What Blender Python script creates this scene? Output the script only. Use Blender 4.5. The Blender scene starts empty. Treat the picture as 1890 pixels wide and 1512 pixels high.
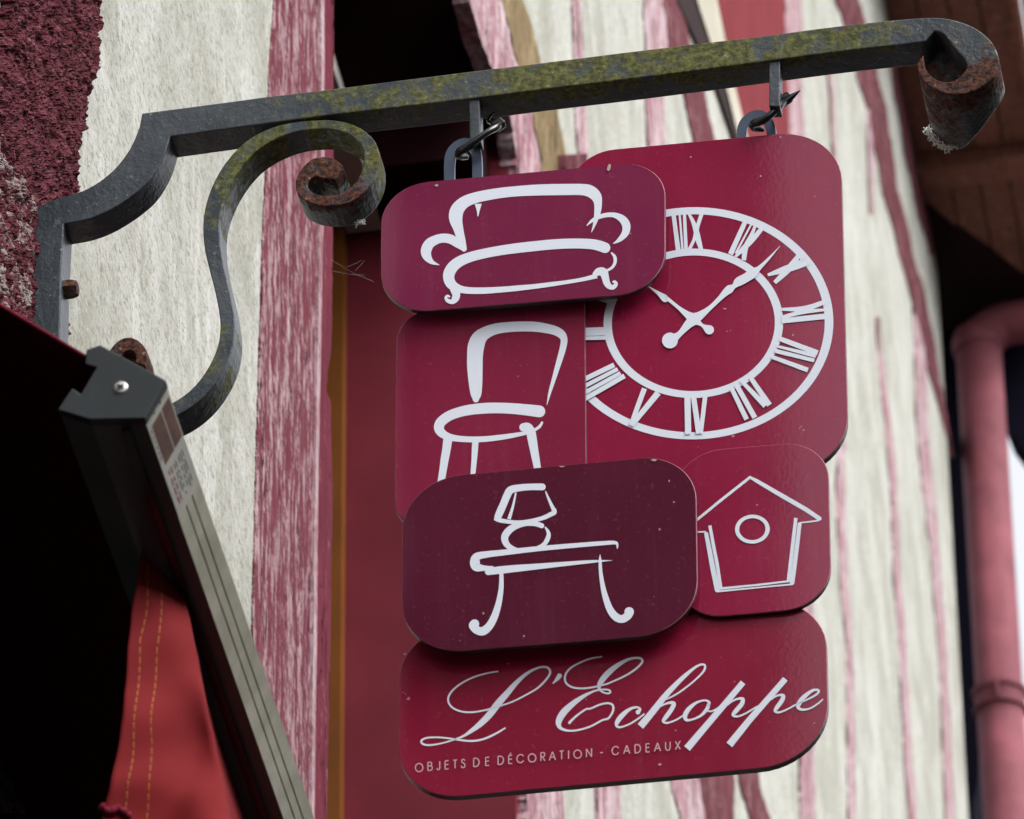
import bpy, bmesh, math, random
from mathutils import Vector, Matrix, noise, geometry
random.seed(7)
R = math.radians
scene = bpy.context.scene
C = scene.collection

# ------------------------------------------------------------------ camera
W_PX, H_PX, F_PX = 1890.0, 1512.0, 12400.0
PITCH, ROLL = R(35.0), -0.0115
CAM = Vector((0, 0, 1.6))
_r0, _u0 = Vector((1, 0, 0)), Vector((0, -math.sin(PITCH), math.cos(PITCH)))
FWD = Vector((0, math.cos(PITCH), math.sin(PITCH)))
RIGHT = _r0 * math.cos(ROLL) + _u0 * math.sin(ROLL)
UP = _u0 * math.cos(ROLL) - _r0 * math.sin(ROLL)
cd = bpy.data.cameras.new('camera')
cam = bpy.data.objects.new('camera', cd)
C.objects.link(cam)
cam.matrix_world = Matrix.Translation(CAM) @ Matrix((RIGHT, UP, -FWD)).transposed().to_4x4()
cd.sensor_width = 36.0
cd.lens = 36.0 * F_PX / W_PX
cd.clip_start, cd.clip_end = 0.1, 400.0
cd.dof.use_dof = True
cd.dof.focus_distance = 7.03
cd.dof.aperture_fstop = 20.0
scene.camera = cam

# ------------------------------------------------------------------ world, sun, exposure
SUN_EL, SUN_AZ = R(50), R(122)          # azimuth clockwise from +Y
w = bpy.data.worlds.new('World')
scene.world = w
w.use_nodes = True
nt = w.node_tree
bg = nt.nodes['Background']
sky = nt.nodes.new('ShaderNodeTexSky')
sky.sky_type = 'NISHITA'
sky.sun_disc = False
sky.sun_elevation = SUN_EL
sky.sun_rotation = SUN_AZ
sky.air_density, sky.dust_density, sky.ozone_density = 1.0, 4.0, 1.0
hs = nt.nodes.new('ShaderNodeHueSaturation')
hs.inputs['Saturation'].default_value = 0.18
nt.links.new(sky.outputs[0], hs.inputs['Color'])
nt.links.new(hs.outputs[0], bg.inputs['Color'])
bg.inputs['Strength'].default_value = 0.15
sl = bpy.data.lights.new('sun', 'SUN')
sl.energy, sl.angle, sl.color = 0.5, R(30), (1.0, 0.97, 0.92)
so = bpy.data.objects.new('sun', sl)
C.objects.link(so)
sdir = Vector((math.sin(SUN_AZ) * math.cos(SUN_EL), math.cos(SUN_AZ) * math.cos(SUN_EL), math.sin(SUN_EL)))
so.rotation_euler = sdir.to_track_quat('Z', 'Y').to_euler()
so.location = (3, -4, 14)
vs = scene.view_settings
vs.view_transform = 'Standard'
vs.look = 'None'
vs.gamma = 1.0
vs.use_curve_mapping = False
vs.exposure = 1.35

# ------------------------------------------------------------------ frames of reference of the place
def ray(px, py):
    return ((px - W_PX / 2) * RIGHT - (py - H_PX / 2) * UP + F_PX * FWD).normalized()
def at(px, py, plane):
    p, n = plane
    d = ray(px, py)
    return CAM + d * ((p - CAM).dot(n) / d.dot(n))
def frame(deg):
    a = R(deg)
    return Vector((math.cos(a), -math.sin(a), 0)), Vector((math.sin(a), math.cos(a), 0))
Z = Vector((0, 0, 1))
TH = 9.0
N, S = frame(TH)                         # N: out of the facade, S: along it, away from the viewer
UB, DB = frame(9.7)                      # bracket: along the arm, depth
US, DS = frame(7.6)                      # sign: along its width, depth
P0 = CAM + 7.0 * ray(1150, 180)          # hanging axis
BAR = (P0 - DB * 0.018, DB)              # front face of the bracket
SIGN = (P0, DS)
FP = at(52, 500, BAR)                    # the facade meets the bracket here
FAC = (FP, N)
def fac(px, py, off=0.0):
    return at(px, py, (FP + N * off, N))
def sgn(px, py, off=0.0):
    return at(px, py, (P0 - DS * off, DS))
def s_of(p): return (p - FP).dot(S)
def world(s, n, z):
    v = FP + S * s + N * n
    return Vector((v.x, v.y, z))

# ------------------------------------------------------------------ helpers: objects
def thing(name, label, cat, loc, group=None, kind=None):
    o = bpy.data.objects.new(name, None)
    o.empty_display_size = 0.1
    o.location = loc
    C.objects.link(o)
    if label: o['label'] = label
    if cat: o['category'] = cat
    if group: o['group'] = group
    if kind: o['kind'] = kind
    return o
def base_of(o):
    b = Vector(o.location)
    while o.parent:
        o = o.parent
        b = b + Vector(o.location)
    return b
def link(name, me, parent, mats, label=None, smooth=False):
    o = bpy.data.objects.new(name, me)
    C.objects.link(o)
    for m in (mats if isinstance(mats, (list, tuple)) else [mats]): me.materials.append(m)
    if parent: o.parent = parent
    if label: o['label'] = label
    if smooth:
        for p in me.polygons: p.use_smooth = True
    return o
def part(name, verts, faces, mats, parent=None, label=None, smooth=False, attrs=None, mi=None, fix=True, bevel=0):
    b = base_of(parent) if parent else Vector((0, 0, 0))
    me = bpy.data.meshes.new(name)
    me.from_pydata([tuple(Vector(v) - b) for v in verts], [], faces)
    if attrs:
        for k, vals in attrs.items():
            at_ = me.attributes.new(k, 'FLOAT', 'POINT')
            at_.data.foreach_set('value', vals)
    if mi:
        me.polygons.foreach_set('material_index', mi)
    if fix:
        bm = bmesh.new(); bm.from_mesh(me)
        bmesh.ops.recalc_face_normals(bm, faces=bm.faces)
        bm.to_mesh(me); bm.free()
    me.update()
    o = link(name, me, parent, mats, label, smooth)
    if bevel:
        m = o.modifiers.new('bevel', 'BEVEL')
        m.width, m.segments, m.limit_method, m.angle_limit = bevel, 2, 'ANGLE', R(40)
    return o
def catmull(pts, n=8, closed=False):
    out, m = [], len(pts)
    rng = range(m) if closed else range(m - 1)
    for i in rng:
        if closed:
            p0, p1, p2, p3 = pts[i - 1], pts[i], pts[(i + 1) % m], pts[(i + 2) % m]
        else:
            p0, p1, p2, p3 = pts[max(i - 1, 0)], pts[i], pts[i + 1], pts[min(i + 2, m - 1)]
        for k in range(n):
            t = k / n
            out.append(tuple(0.5 * ((2 * b) + (-a + c) * t + (2 * a - 5 * b + 4 * c - d) * t * t + (-a + 3 * b - 3 * c + d) * t ** 3)
                             for a, b, c, d in zip(p0, p1, p2, p3)))
    if not closed: out.append(tuple(pts[-1]))
    return out
def box_vf(c, ex, ey, ez):
    """box from centre and three half-extent vectors"""
    v = [c + ex * i + ey * j + ez * k for i in (-1, 1) for j in (-1, 1) for k in (-1, 1)]
    f = [(0, 1, 3, 2), (4, 6, 7, 5), (0, 4, 5, 1), (2, 3, 7, 6), (0, 2, 6, 4), (1, 5, 7, 3)]
    return v, f
def fbox(s0, s1, n0, n1, z0, z1):
    """box in facade coordinates"""
    c = world((s0 + s1) / 2, (n0 + n1) / 2, (z0 + z1) / 2)
    return box_vf(c, S * ((s1 - s0) / 2), N * ((n1 - n0) / 2), Z * ((z1 - z0) / 2))
def ribbon(outer, inner, depth, dirv, plane):
    """solid strip whose front face lies in a plane: front outline from two edge lists, going back by depth"""
    v, f, m = [], [], len(outer)
    for i in range(m):
        a, b = at(*outer[i], plane), at(*inner[i], plane)
        d = dirv * (depth[i] if isinstance(depth, (list, tuple)) else depth)
        v += [a, b, b + d, a + d]
    for i in range(m - 1):
        o, p = 4 * i, 4 * i + 4
        for k in range(4):
            f.append((o + k, o + (k + 1) % 4, p + (k + 1) % 4, p + k))
    f += [(0, 1, 2, 3), (4 * m - 4, 4 * m - 1, 4 * m - 2, 4 * m - 3)]
    return v, f
def strip_edges(pts):
    """centre line with width -> two edge lists (pixels)"""
    L, Rr = [], []
    for i, (x, y, wd) in enumerate(pts):
        a, b = pts[max(i - 1, 0)], pts[min(i + 1, len(pts) - 1)]
        tx, ty = b[0] - a[0], b[1] - a[1]
        l = math.hypot(tx, ty) or 1
        nx, ny = -ty / l, tx / l
        L.append((x + nx * wd / 2, y + ny * wd / 2))
        Rr.append((x - nx * wd / 2, y - ny * wd / 2))
    return L, Rr
def tube(path, rad, n=8):
    """path of Vectors; rad constant or list"""
    v, f, m = [], [], len(path)
    prev = None
    for i, p in enumerate(path):
        t = (path[min(i + 1, m - 1)] - path[max(i - 1, 0)]).normalized()
        if prev is None:
            prev = t.orthogonal().normalized()
        prev = (prev - t * prev.dot(t)).normalized()
        b = t.cross(prev)
        r = rad[i] if isinstance(rad, (list, tuple)) else rad
        for k in range(n):
            a = 2 * math.pi * k / n
            v.append(p + (prev * math.cos(a) + b * math.sin(a)) * r)
    for i in range(m - 1):
        for k in range(n):
            f.append((i * n + k, i * n + (k + 1) % n, (i + 1) * n + (k + 1) % n, (i + 1) * n + k))
    f += [tuple(range(n)), tuple(range((m - 1) * n, m * n))]
    return v, f
def prism(poly_front, back_off):
    """closed polygon of Vectors swept by back_off"""
    m = len(poly_front)
    v = list(poly_front) + [p + back_off for p in poly_front]
    f = [tuple(range(m)), tuple(range(2 * m - 1, m - 1, -1))]
    f += [(i, (i + 1) % m, m + (i + 1) % m, m + i) for i in range(m)]
    return v, f
def join(*vfs):
    V, F = [], []
    for v, f in vfs:
        o = len(V)
        V += list(v)
        F += [tuple(i + o for i in q) for q in f]
    return V, F

# ------------------------------------------------------------------ helpers: materials
class Mat:
    def __init__(s, name, rough=0.7, spec=0.35, metal=0.0):
        s.m = bpy.data.materials.new(name)
        s.m.use_nodes = True
        s.t = s.m.node_tree
        s.b = s.t.nodes['Principled BSDF']
        s.b.inputs['Roughness'].default_value = rough
        s.b.inputs['Specular IOR Level'].default_value = spec
        s.b.inputs['Metallic'].default_value = metal
        s.tc = s.t.nodes.new('ShaderNodeTexCoord').outputs['Object']
    def nd(s, typ, **kw):
        n = s.t.nodes.new(typ)
        for k, v in kw.items(): setattr(n, k, v)
        return n
    def put(s, sock, v):
        if hasattr(v, 'links') and hasattr(v, 'node'): s.t.links.new(v, sock)
        elif isinstance(v, (int, float)): sock.default_value = v
        else: sock.default_value = tuple(v) if len(v) == len(sock.default_value) else tuple(v) + (1,)
    def coord(s, scale=(1, 1, 1), rotz=0.0):
        a = s.nd('ShaderNodeMapping'); s.t.links.new(s.tc, a.inputs[0])
        a.inputs['Rotation'].default_value = (0, 0, rotz)
        b = s.nd('ShaderNodeMapping'); s.t.links.new(a.outputs[0], b.inputs[0])
        b.inputs['Scale'].default_value = scale
        return b.outputs[0]
    def fcoord(s, ss, nn, zz, deg=TH):
        """facade aligned: x along facade, y out of it, z up"""
        return s.coord((ss, nn, zz), -R(90 - deg))
    def noise(s, vec, scale=1.0, detail=4, rough=0.55, dist=0.0):
        n = s.nd('ShaderNodeTexNoise')
        s.t.links.new(vec, n.inputs['Vector'])
        n.inputs['Scale'].default_value = scale
        n.inputs['Detail'].default_value = detail
        n.inputs['Roughness'].default_value = rough
        n.inputs['Distortion'].default_value = dist
        return n.outputs['Fac']
    def ramp(s, fac, lo, hi, a=0.0, b=1.0):
        n = s.nd('ShaderNodeMapRange'); n.clamp = True
        n.interpolation_type = 'SMOOTHSTEP'
        s.put(n.inputs['Value'], fac)
        n.inputs['From Min'].default_value = lo; n.inputs['From Max'].default_value = hi
        n.inputs['To Min'].default_value = a; n.inputs['To Max'].default_value = b
        return n.outputs[0]
    def mix(s, fac, a, b):
        n = s.nd('ShaderNodeMix', data_type='RGBA')
        s.put(n.inputs[0], fac); s.put(n.inputs[6], a); s.put(n.inputs[7], b)
        return n.outputs[2]
    def math(s, op, a, b=0.0):
        n = s.nd('ShaderNodeMath', operation=op)
        s.put(n.inputs[0], a); s.put(n.inputs[1], b)
        return n.outputs[0]
    def attr(s, name):
        n = s.nd('ShaderNodeAttribute'); n.attribute_name = name
        return n.outputs['Fac']
    def color(s, c): s.put(s.b.inputs['Base Color'], c); return s
    def rough(s, v): s.put(s.b.inputs['Roughness'], v); return s
    def bump(s, h, strength=0.5, dist=0.002):
        n = s.nd('ShaderNodeBump')
        n.inputs['Strength'].default_value = strength
        n.inputs['Distance'].default_value = dist
        s.put(n.inputs['Height'], h)
        s.t.links.new(n.outputs[0], s.b.inputs['Normal'])
        return s

def plaster_mat():
    m = Mat('lime_plaster', 0.95, 0.02)
    big = m.noise(m.fcoord(2.6, 3, 3.2), 1.0, 6, 0.65, 0.5)
    blot = m.noise(m.fcoord(9, 9, 7), 1.0, 6, 0.7, 0.6)
    streak = m.noise(m.fcoord(20, 2, 2.4), 1.0, 5, 0.65, 0.5)
    grain = m.noise(m.fcoord(50, 60, 88), 1.0, 5, 0.8)
    grit = m.noise(m.fcoord(105, 120, 170), 1.0, 4, 0.75)
    c = m.mix(m.ramp(big, 0.36, 0.64), (0.325, 0.325, 0.285), (0.435, 0.435, 0.40))
    c = m.mix(m.ramp(blot, 0.50, 0.66, 0, 0.8), c, (0.50, 0.50, 0.475))
    c = m.mix(m.ramp(blot, 0.44, 0.30, 0, 0.6), c, (0.26, 0.25, 0.20))
    c = m.mix(m.math('MULTIPLY', m.ramp(streak, 0.52, 0.64, 0, 0.75), m.ramp(big, 0.36, 0.6)), c, (0.54, 0.54, 0.52))
    c = m.mix(m.ramp(grain, 0.50, 0.37, 0, 0.75), c, (0.19, 0.18, 0.13))
    c = m.mix(m.ramp(grit, 0.45, 0.33, 0, 0.8), c, (0.09, 0.085, 0.06))
    c = m.mix(m.ramp(grit, 0.56, 0.68, 0, 0.6), c, (0.60, 0.60, 0.58))
    h = m.math('ADD', m.math('ADD', grain, m.math('MULTIPLY', grit, 0.5)), m.math('MULTIPLY', blot, 1.5))
    return m.color(c).bump(h, 0.4, 0.003).m
def timber_mat(name, base, pale, dark, wear=0.5, ss=1.0, grime=0.4, crack=0.38, zs=1.0):
    """painted oak, paint worn off in vertical streaks"""
    m = Mat(name, 0.85, 0.02)
    fine = m.noise(m.fcoord(75 * ss, 90, 11 * zs), 1.0, 6, 0.7, 0.3)
    streak = m.noise(m.fcoord(52 * ss, 40, 6 * zs), 1.0, 6, 0.68, 0.3)
    speck = m.noise(m.fcoord(80 * ss, 120, 70), 1.0, 5, 0.75)
    big = m.noise(m.fcoord(2.2, 2, 1.6), 1.0, 3)
    c = m.mix(m.ramp(fine, 0.35, 0.65), base, tuple(x * 0.72 for x in base))
    wv = m.ramp(m.math('ADD', m.math('MULTIPLY', streak, 0.62), m.math('MULTIPLY', speck, 0.38)), 0.56 - 0.1 * wear, 0.63 - 0.05 * wear)
    c = m.mix(m.math('MULTIPLY', wv, m.ramp(big, 0.25, 0.6, 0.45, 0.95)), c, pale)
    c = m.mix(m.ramp(fine, crack, crack - 0.09, 0, 0.92), c, dark)
    c = m.mix(m.ramp(speck, 0.39, 0.29, 0, 0.9 * min(1, grime * 2)), c, tuple(x * 0.6 for x in dark))
    cr = m.noise(m.fcoord(34 * ss, 30, 2.6), 1.0, 3, 0.6, 0.6)
    ck = m.math('MULTIPLY', m.ramp(m.math('ABSOLUTE', m.math('SUBTRACT', cr, 0.47)), 0.012, 0.003), m.ramp(big, 0.42, 0.55))
    c = m.mix(m.math('MULTIPLY', ck, 0.9), c, tuple(x * 0.5 for x in dark))
    h = m.math('SUBTRACT', m.math('ADD', fine, m.math('MULTIPLY', speck, 0.5)), m.math('MULTIPLY', ck, 1.5))
    return m.color(c).bump(h, 0.8, 0.005).m
PLASTER = plaster_mat()
ROSE = timber_mat('rose_worn_paint', (0.175, 0.047, 0.065), (0.43, 0.315, 0.33), (0.02, 0.007, 0.009), 0.9, crack=0.43, zs=1.7)
ROSE_FAR = timber_mat('rose_faded_paint', (0.31, 0.14, 0.17), (0.50, 0.405, 0.425), (0.09, 0.04, 0.04), 1.35, 0.6, crack=0.42)
ROSE_DARK = timber_mat('dark_rose_worn_paint', (0.1476, 0.0451, 0.0574), (0.2788, 0.164, 0.1722), (0.03, 0.012, 0.012), 0.5, 0.6, crack=0.46)
BROWN_WOOD = timber_mat('bare_weathered_oak', (0.22, 0.16, 0.09), (0.36, 0.28, 0.17), (0.06, 0.045, 0.025), 0.5, 0.7, crack=0.44)
def rough_mat():
    m = Mat('dark_rough_paint', 0.9, 0.03)
    a = m.noise(m.fcoord(18, 40, 60), 1.0, 6, 0.7)
    b = m.noise(m.fcoord(45, 90, 150), 1.0, 4, 0.7)
    h = m.attr('height')
    c = m.mix(m.ramp(a, 0.35, 0.7), (0.075, 0.018, 0.024), (0.155, 0.046, 0.060))
    c = m.mix(m.ramp(b, 0.55, 0.75, 0, 0.6), c, (0.3312, 0.1872, 0.2016))
    c = m.mix(m.ramp(b, 0.47, 0.33, 0, 0.92), c, (0.018, 0.006, 0.007))
    return m.color(c).bump(m.math('ADD', a, b), 1.0, 0.008).m
ROUGH = rough_mat()
def pale_rough_mat():
    m = Mat('flaking_pale_paint', 0.9, 0.03)
    a = m.noise(m.fcoord(20, 50, 70), 1.0, 6, 0.75)
    b = m.noise(m.fcoord(50, 120, 170), 1.0, 4, 0.7)
    c = m.mix(m.ramp(a, 0.42, 0.6), (0.14, 0.04, 0.05), (0.3312, 0.288, 0.2736))
    c = m.mix(m.ramp(b, 0.45, 0.3, 0, 0.9), c, (0.05, 0.015, 0.02))
    return m.color(c).bump(m.math('ADD', a, b), 1.0, 0.008).m
PALE_ROUGH = pale_rough_mat()
def paint(name, col, rough=0.55, spec=0.3, var=0.12, scale=6.0, bump=0.15):
    m = Mat(name, rough, spec)
    a = m.noise(m.coord((scale, scale, scale)), 1.0, 5, 0.6)
    b = m.noise(m.coord((scale * 14,) * 3), 1.0, 3, 0.6)
    c = m.mix(m.ramp(a, 0.3, 0.7), tuple(x * (1 - var) for x in col), tuple(min(1, x * (1 + var)) for x in col))
    c = m.mix(m.ramp(b, 0.62, 0.75, 0, 0.25), c, tuple(min(1, x * 1.5 + 0.02) for x in col))
    m.color(c)
    if bump: m.bump(b, bump, 0.001)
    return m.m
CASING = timber_mat('smooth_rose_paint', (0.155, 0.030, 0.048), (0.24, 0.11, 0.135), (0.03, 0.010, 0.012), 0.0, 0.6, 0.5)
RED_PANEL = paint('dull_dark_red_paint', (0.15, 0.019, 0.030), 0.5, 0.12)
SHADE_RED = paint('black_red_shade', (0.014, 0.0022, 0.0035), 0.7, 0.05)  # near-black red that stands for shade in the recess and under the awning
RED_BRIGHT = paint('red_shutter_paint', (0.17, 0.024, 0.03), 0.7, 0.03)
GREY = paint('grey_limewash', (0.50, 0.475, 0.43), 0.9)
ORANGE_WOOD = paint('orange_varnish', (0.15, 0.047, 0.006), 0.5, 0.2)
CREAM = paint('cream_paint', (0.40, 0.365, 0.29), 0.6)
GAP = paint('dark_shrinkage_gap', (0.045, 0.022, 0.018), 0.9, 0.05)
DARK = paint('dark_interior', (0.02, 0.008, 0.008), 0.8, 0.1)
SOFFIT = timber_mat('brown_soffit_wood', (0.26, 0.115, 0.085), (0.34, 0.18, 0.145), (0.08, 0.04, 0.032), 0.4, 0.5)
SLATE = paint('slate_blue_paint', (0.006, 0.006, 0.013), 0.8, 0.02)
ZINC = paint('grey_zinc', (0.33, 0.35, 0.40), 0.45, 0.5)
PIPE = paint('rose_pipe_paint', (0.175, 0.054, 0.068), 0.65, 0.1, 0.22, 7.0)

def iron_mat():
    m = Mat('weathered_iron_paint', 0.6, 0.32)
    a = m.noise(m.coord((9, 9, 9)), 1.0, 5, 0.65)
    b = m.noise(m.coord((60, 60, 60)), 1.0, 5, 0.7)
    d = m.noise(m.coord((170, 170, 170)), 1.0, 3, 0.6)
    c = m.mix(m.ramp(a, 0.3, 0.7), (0.028, 0.037, 0.046), (0.068, 0.080, 0.092))
    c = m.mix(m.ramp(b, 0.58, 0.70, 0, 0.45), c, (0.15, 0.165, 0.175))
    moss = m.attr('moss'); rust = m.attr('rust')
    mk = m.math('ADD', m.math('MULTIPLY', b, 0.55), m.math('MULTIPLY', a, 0.45))
    mm = m.ramp(m.math('ADD', mk, m.math('MULTIPLY', moss, 0.26)), 0.61, 0.74)
    mosscol = m.mix(m.ramp(d, 0.35, 0.65), (0.05, 0.055, 0.012), (0.15, 0.15, 0.036))
    c = m.mix(m.math('MULTIPLY', mm, 0.85), c, mosscol)
    rr = m.ramp(m.math('ADD', mk, m.math('MULTIPLY', rust, 0.33)), 0.64, 0.80)
    rustcol = m.mix(m.ramp(d, 0.35, 0.62), (0.013, 0.007, 0.006), (0.11, 0.036, 0.02))
    c = m.mix(rr, c, rustcol)
    e = m.noise(m.coord((33, 33, 33)), 1.0, 6, 0.75)
    c = m.mix(m.ramp(e, 0.64, 0.70, 0, 0.75), c, (0.085, 0.034, 0.02))
    c = m.mix(m.ramp(e, 0.36, 0.28, 0, 0.8), c, (0.016, 0.02, 0.024))
    spot = m.ramp(d, 0.66, 0.72, 0, 0.5)
    c = m.mix(spot, c, (0.35, 0.34, 0.28))
    m.color(c)
    m.rough(m.ramp(m.math('MAXIMUM', mm, rr), 0, 1, 0.36, 0.9))
    return m.bump(m.math('ADD', m.math('ADD', m.math('MULTIPLY', a, 2.0), b), m.math('MULTIPLY', d, m.math('ADD', 0.4, rust))), 0.55, 0.0025).m
IRON = iron_mat()
def panel_mat(name, col):
    m = Mat(name, 0.05, 0.45)
    a = m.noise(m.coord((5, 5, 5)), 1.0, 4)
    b = m.noise(m.coord((240, 240, 240)), 1.0, 2, 0.5)
    sp = m.noise(m.coord((95, 95, 95)), 1.0, 2, 0.5)
    c = m.mix(m.ramp(a, 0.3, 0.7), tuple(x * 0.9 for x in col), tuple(x * 1.08 for x in col))
    drip = m.noise(m.coord((70, 70, 3.5)), 1.0, 4, 0.6)
    c = m.mix(m.ramp(drip, 0.52, 0.70, 0, 0.03), c, (0.30, 0.16, 0.19))
    c = m.mix(m.ramp(drip, 0.46, 0.30, 0, 0.12), c, tuple(x * 0.72 for x in col))
    c = m.mix(m.ramp(b, 0.60, 0.8, 0, 0.10), c, (0.4, 0.2, 0.25))
    c = m.mix(m.ramp(sp, 0.755, 0.79, 0, 0.5), c, (0.62, 0.50, 0.50))
    m.color(c)
    m.rough(m.ramp(a, 0.3, 0.7, 0.04, 0.07))
    return m.bump(b, 0.03, 0.0004).m
P_CLOCK = panel_mat('crimson_laminate', (0.2368, 0.01088, 0.04608))
P_NAME = panel_mat('deep_crimson_laminate', (0.224, 0.01088, 0.03712))
P_CHAIR = panel_mat('raspberry_laminate', (0.195, 0.0145, 0.046))
P_SOFA = panel_mat('plum_laminate', (0.165, 0.0165, 0.056))
P_TABLE = panel_mat('maroon_laminate', (0.080, 0.0088, 0.026))
CORE = paint('dark_laminate_core', (0.028, 0.024, 0.026), 0.4, 0.5)
VINYL = Mat('white_vinyl', 0.4, 0.15).color((0.6864, 0.726, 0.8184)).m
VINYL_PINK = Mat('pale_pink_vinyl', 0.4, 0.3).color((0.585, 0.351, 0.416)).m
STEEL = Mat('bluish_steel', 0.3, 0.5, 0.6).color((0.075, 0.095, 0.14)).m
RUBBER = Mat('glossy_black_plastic', 0.25, 0.5).color((0.012, 0.012, 0.015)).m
CAP = paint('charcoal_plastic', (0.030, 0.036, 0.040), 0.5, 0.3, 0.08)
ALU = Mat('dusty_aluminium', 0.5, 0.4, 0.0)
ALU.color(ALU.mix(ALU.ramp(ALU.noise(ALU.coord((22, 22, 22)), 1.0, 5), 0.35, 0.7), (0.34, 0.335, 0.265), (0.47, 0.465, 0.38)))
ALU = ALU.m
RAIL_DARK = paint('dark_aluminium', (0.10, 0.125, 0.12), 0.55, 0.2)
CANVAS = paint('shade_red_canvas', (0.055, 0.004, 0.007), 0.9, 0.05, 0.15, 20)  # canopy red darkened in the colour for the shade underneath
def cloth_mat():
    m = Mat('red_acrylic_cloth', 0.85, 0.1)
    a = m.noise(m.coord((7, 7, 7)), 1.0, 3)
    wv = m.noise(m.coord((900, 900, 900)), 1.0, 2)
    c = m.mix(m.ramp(a, 0.3, 0.7), (0.16, 0.011, 0.0135), (0.205, 0.016, 0.0185))
    return m.color(c).bump(wv, 0.2, 0.0005).m
CLOTH = cloth_mat()
BINDING = paint('crimson_binding', (0.16, 0.012, 0.028), 0.9, 0.1)
THREAD = Mat('yellow_thread', 0.8, 0.2).color((0.42, 0.17, 0.045)).m
SCREW = Mat('zinc_screw', 0.35, 0.5, 0.6).color((0.72, 0.70, 0.66)).m
SILK = Mat('white_silk', 0.9, 0.1).color((0.75, 0.75, 0.72)).m
ASPHALT = paint('asphalt', (0.05, 0.05, 0.052), 0.9, 0.2, 0.2, 3)
STONE = paint('opposite_render', (0.17, 0.15, 0.125), 0.9, 0.1, 0.15, 1.5)
OLD_TIMBER = paint('old_dark_timber', (0.035, 0.022, 0.018), 0.9, 0.05, 0.2, 1.5)

# ------------------------------------------------------------------ ground
gv, gf = [(-150, -150, 0), (150, -150, 0), (150, 150, 0), (-150, 150, 0)], [(0, 1, 2, 3)]
go = part('street', gv, gf, ASPHALT)
go['kind'] = 'structure'

# ------------------------------------------------------------------ the half-timbered house
S1 = s_of(fac(602, 756))
S2 = s_of(fac(962, 1450))
SC = s_of(fac(1764, 1100))
ZT = fac(1690, 300).z                    # underside of the eaves
print('S1 %.2f S2 %.2f SC %.2f ZT %.2f facade n of cam %.2f' % (S1, S2, SC, ZT, (CAM - FP).dot(N)))
house = thing('timber_framed_house', 'half-timbered house with cream plaster, worn rose-pink timbers and brown eaves behind the hanging sign', 'house', world(1.0, -0.2, 0))
REC = 0.33                                # depth of the window recess
v, f = fbox(-3.0, S1, -0.25, 0, 0, ZT + 0.02)
part('plaster_wall', v, f, PLASTER, house)
v, f = fbox(S2, SC, -0.25, 0, 0, ZT + 0.02)
part('plaster_wall', v, f, PLASTER, house)
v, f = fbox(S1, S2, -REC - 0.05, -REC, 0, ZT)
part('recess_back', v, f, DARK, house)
v, f = fbox(S2 - 0.03, S2 - 0.002, -REC, -0.004, 0, ZT)
part('red_jamb_panel', v, f, RED_PANEL, house)

def lerp_x(edge, y):
    if y <= edge[0][1]: return edge[0][0]
    for (x0, y0), (x1, y1) in zip(edge, edge[1:]):
        if y <= y1:
            t = (y - y0) / max(1e-6, y1 - y0)
            t2 = t * t * (3 - 2 * t) * 0.5 + t * 0.5
            return x0 + (x1 - x0) * t2
    return edge[-1][0]
tcount = 0
def run_on(e, up=1500, down=1500):
    """a beam does not stop where the picture does"""
    e = list(e)
    if e[0][1] <= -10:
        k = (e[1][0] - e[0][0]) / (e[1][1] - e[0][1])
        k = max(-0.3, min(0.12, k))
        e.insert(0, (e[0][0] - k * up, e[0][1] - up))
    if e[-1][1] >= 1530:
        k = (e[-1][0] - e[-2][0]) / (e[-1][1] - e[-2][1])
        k = max(-0.2, min(0.4, k))
        e.append((e[-1][0] + k * down, e[-1][1] + down))
    return e
def timber(L, Rr, mat, proud=0.004, deep=0.014, amp=0.0015, jit=1.6, ystep=8, cols=6, name='timber', label=None, fz=9.0, fs=30.0, rough=False):
    """worn beam on the facade: its left and right edges, uneven face and ragged sides"""
    global tcount
    tcount += 1
    L, Rr = run_on(L), run_on(Rr)
    o = Vector((tcount * 7.3, tcount * 3.1, tcount * 1.7))
    y0, y1 = max(L[0][1], Rr[0][1]), min(L[-1][1], Rr[-1][1])
    rows = max(2, int((y1 - y0) / ystep))
    v, f, hh = [], [], []
    K = cols + 1
    for i in range(rows + 1):
        y = y0 + (y1 - y0) * i / rows
        xl = lerp_x(L, y) + jit * (noise.noise(Vector((0, y * 0.05, 0)) + o) + 0.6 * noise.noise(Vector((3, y * 0.17, 0)) + o))
        xr = lerp_x(Rr, y) + jit * (noise.noise(Vector((9, y * 0.05, 0)) + o) + 0.6 * noise.noise(Vector((5, y * 0.17, 0)) + o))
        if xr < xl + 1: xr = xl + 1
        for k in range(K):
            x = xl + (xr - xl) * k / cols
            p = fac(x, y, proud)
            q = Vector((s_of(p) * fs, 0, p.z * fz)) + o
            h = noise.fractal(q, 0.9, 2.1, 5)
            if rough:
                h = h * 0.6 + 0.8 * noise.fractal(q * 2.3, 0.8, 2.1, 4)
            if rough: h += 0.5 * noise.noise(q * 0.22)
            h *= amp
            if k in (0, cols): h -= amp * 0.8
            v.append(p + N * h)
            hh.append(h)
        a, b = fac(xl, y, proud), fac(xr, y, proud)
        v += [a - N * deep, b - N * deep]
        hh += [0, 0]
    M_ = K + 2
    for i in range(rows):
        a, b = i * M_, (i + 1) * M_
        for k in range(cols):
            f.append((a + k, a + k + 1, b + k + 1, b + k))
        f.append((a + K, a, b, b + K))
        f.append((a + K - 1, a + K + 1, b + K + 1, b + K - 1))
    for a in (0, rows * M_):
        f.append(tuple([a + K] + [a + k for k in range(K)] + [a + K + 1]))
    return part(name, v, f, mat, house, label, smooth=False, attrs={'height': hh})

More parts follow.
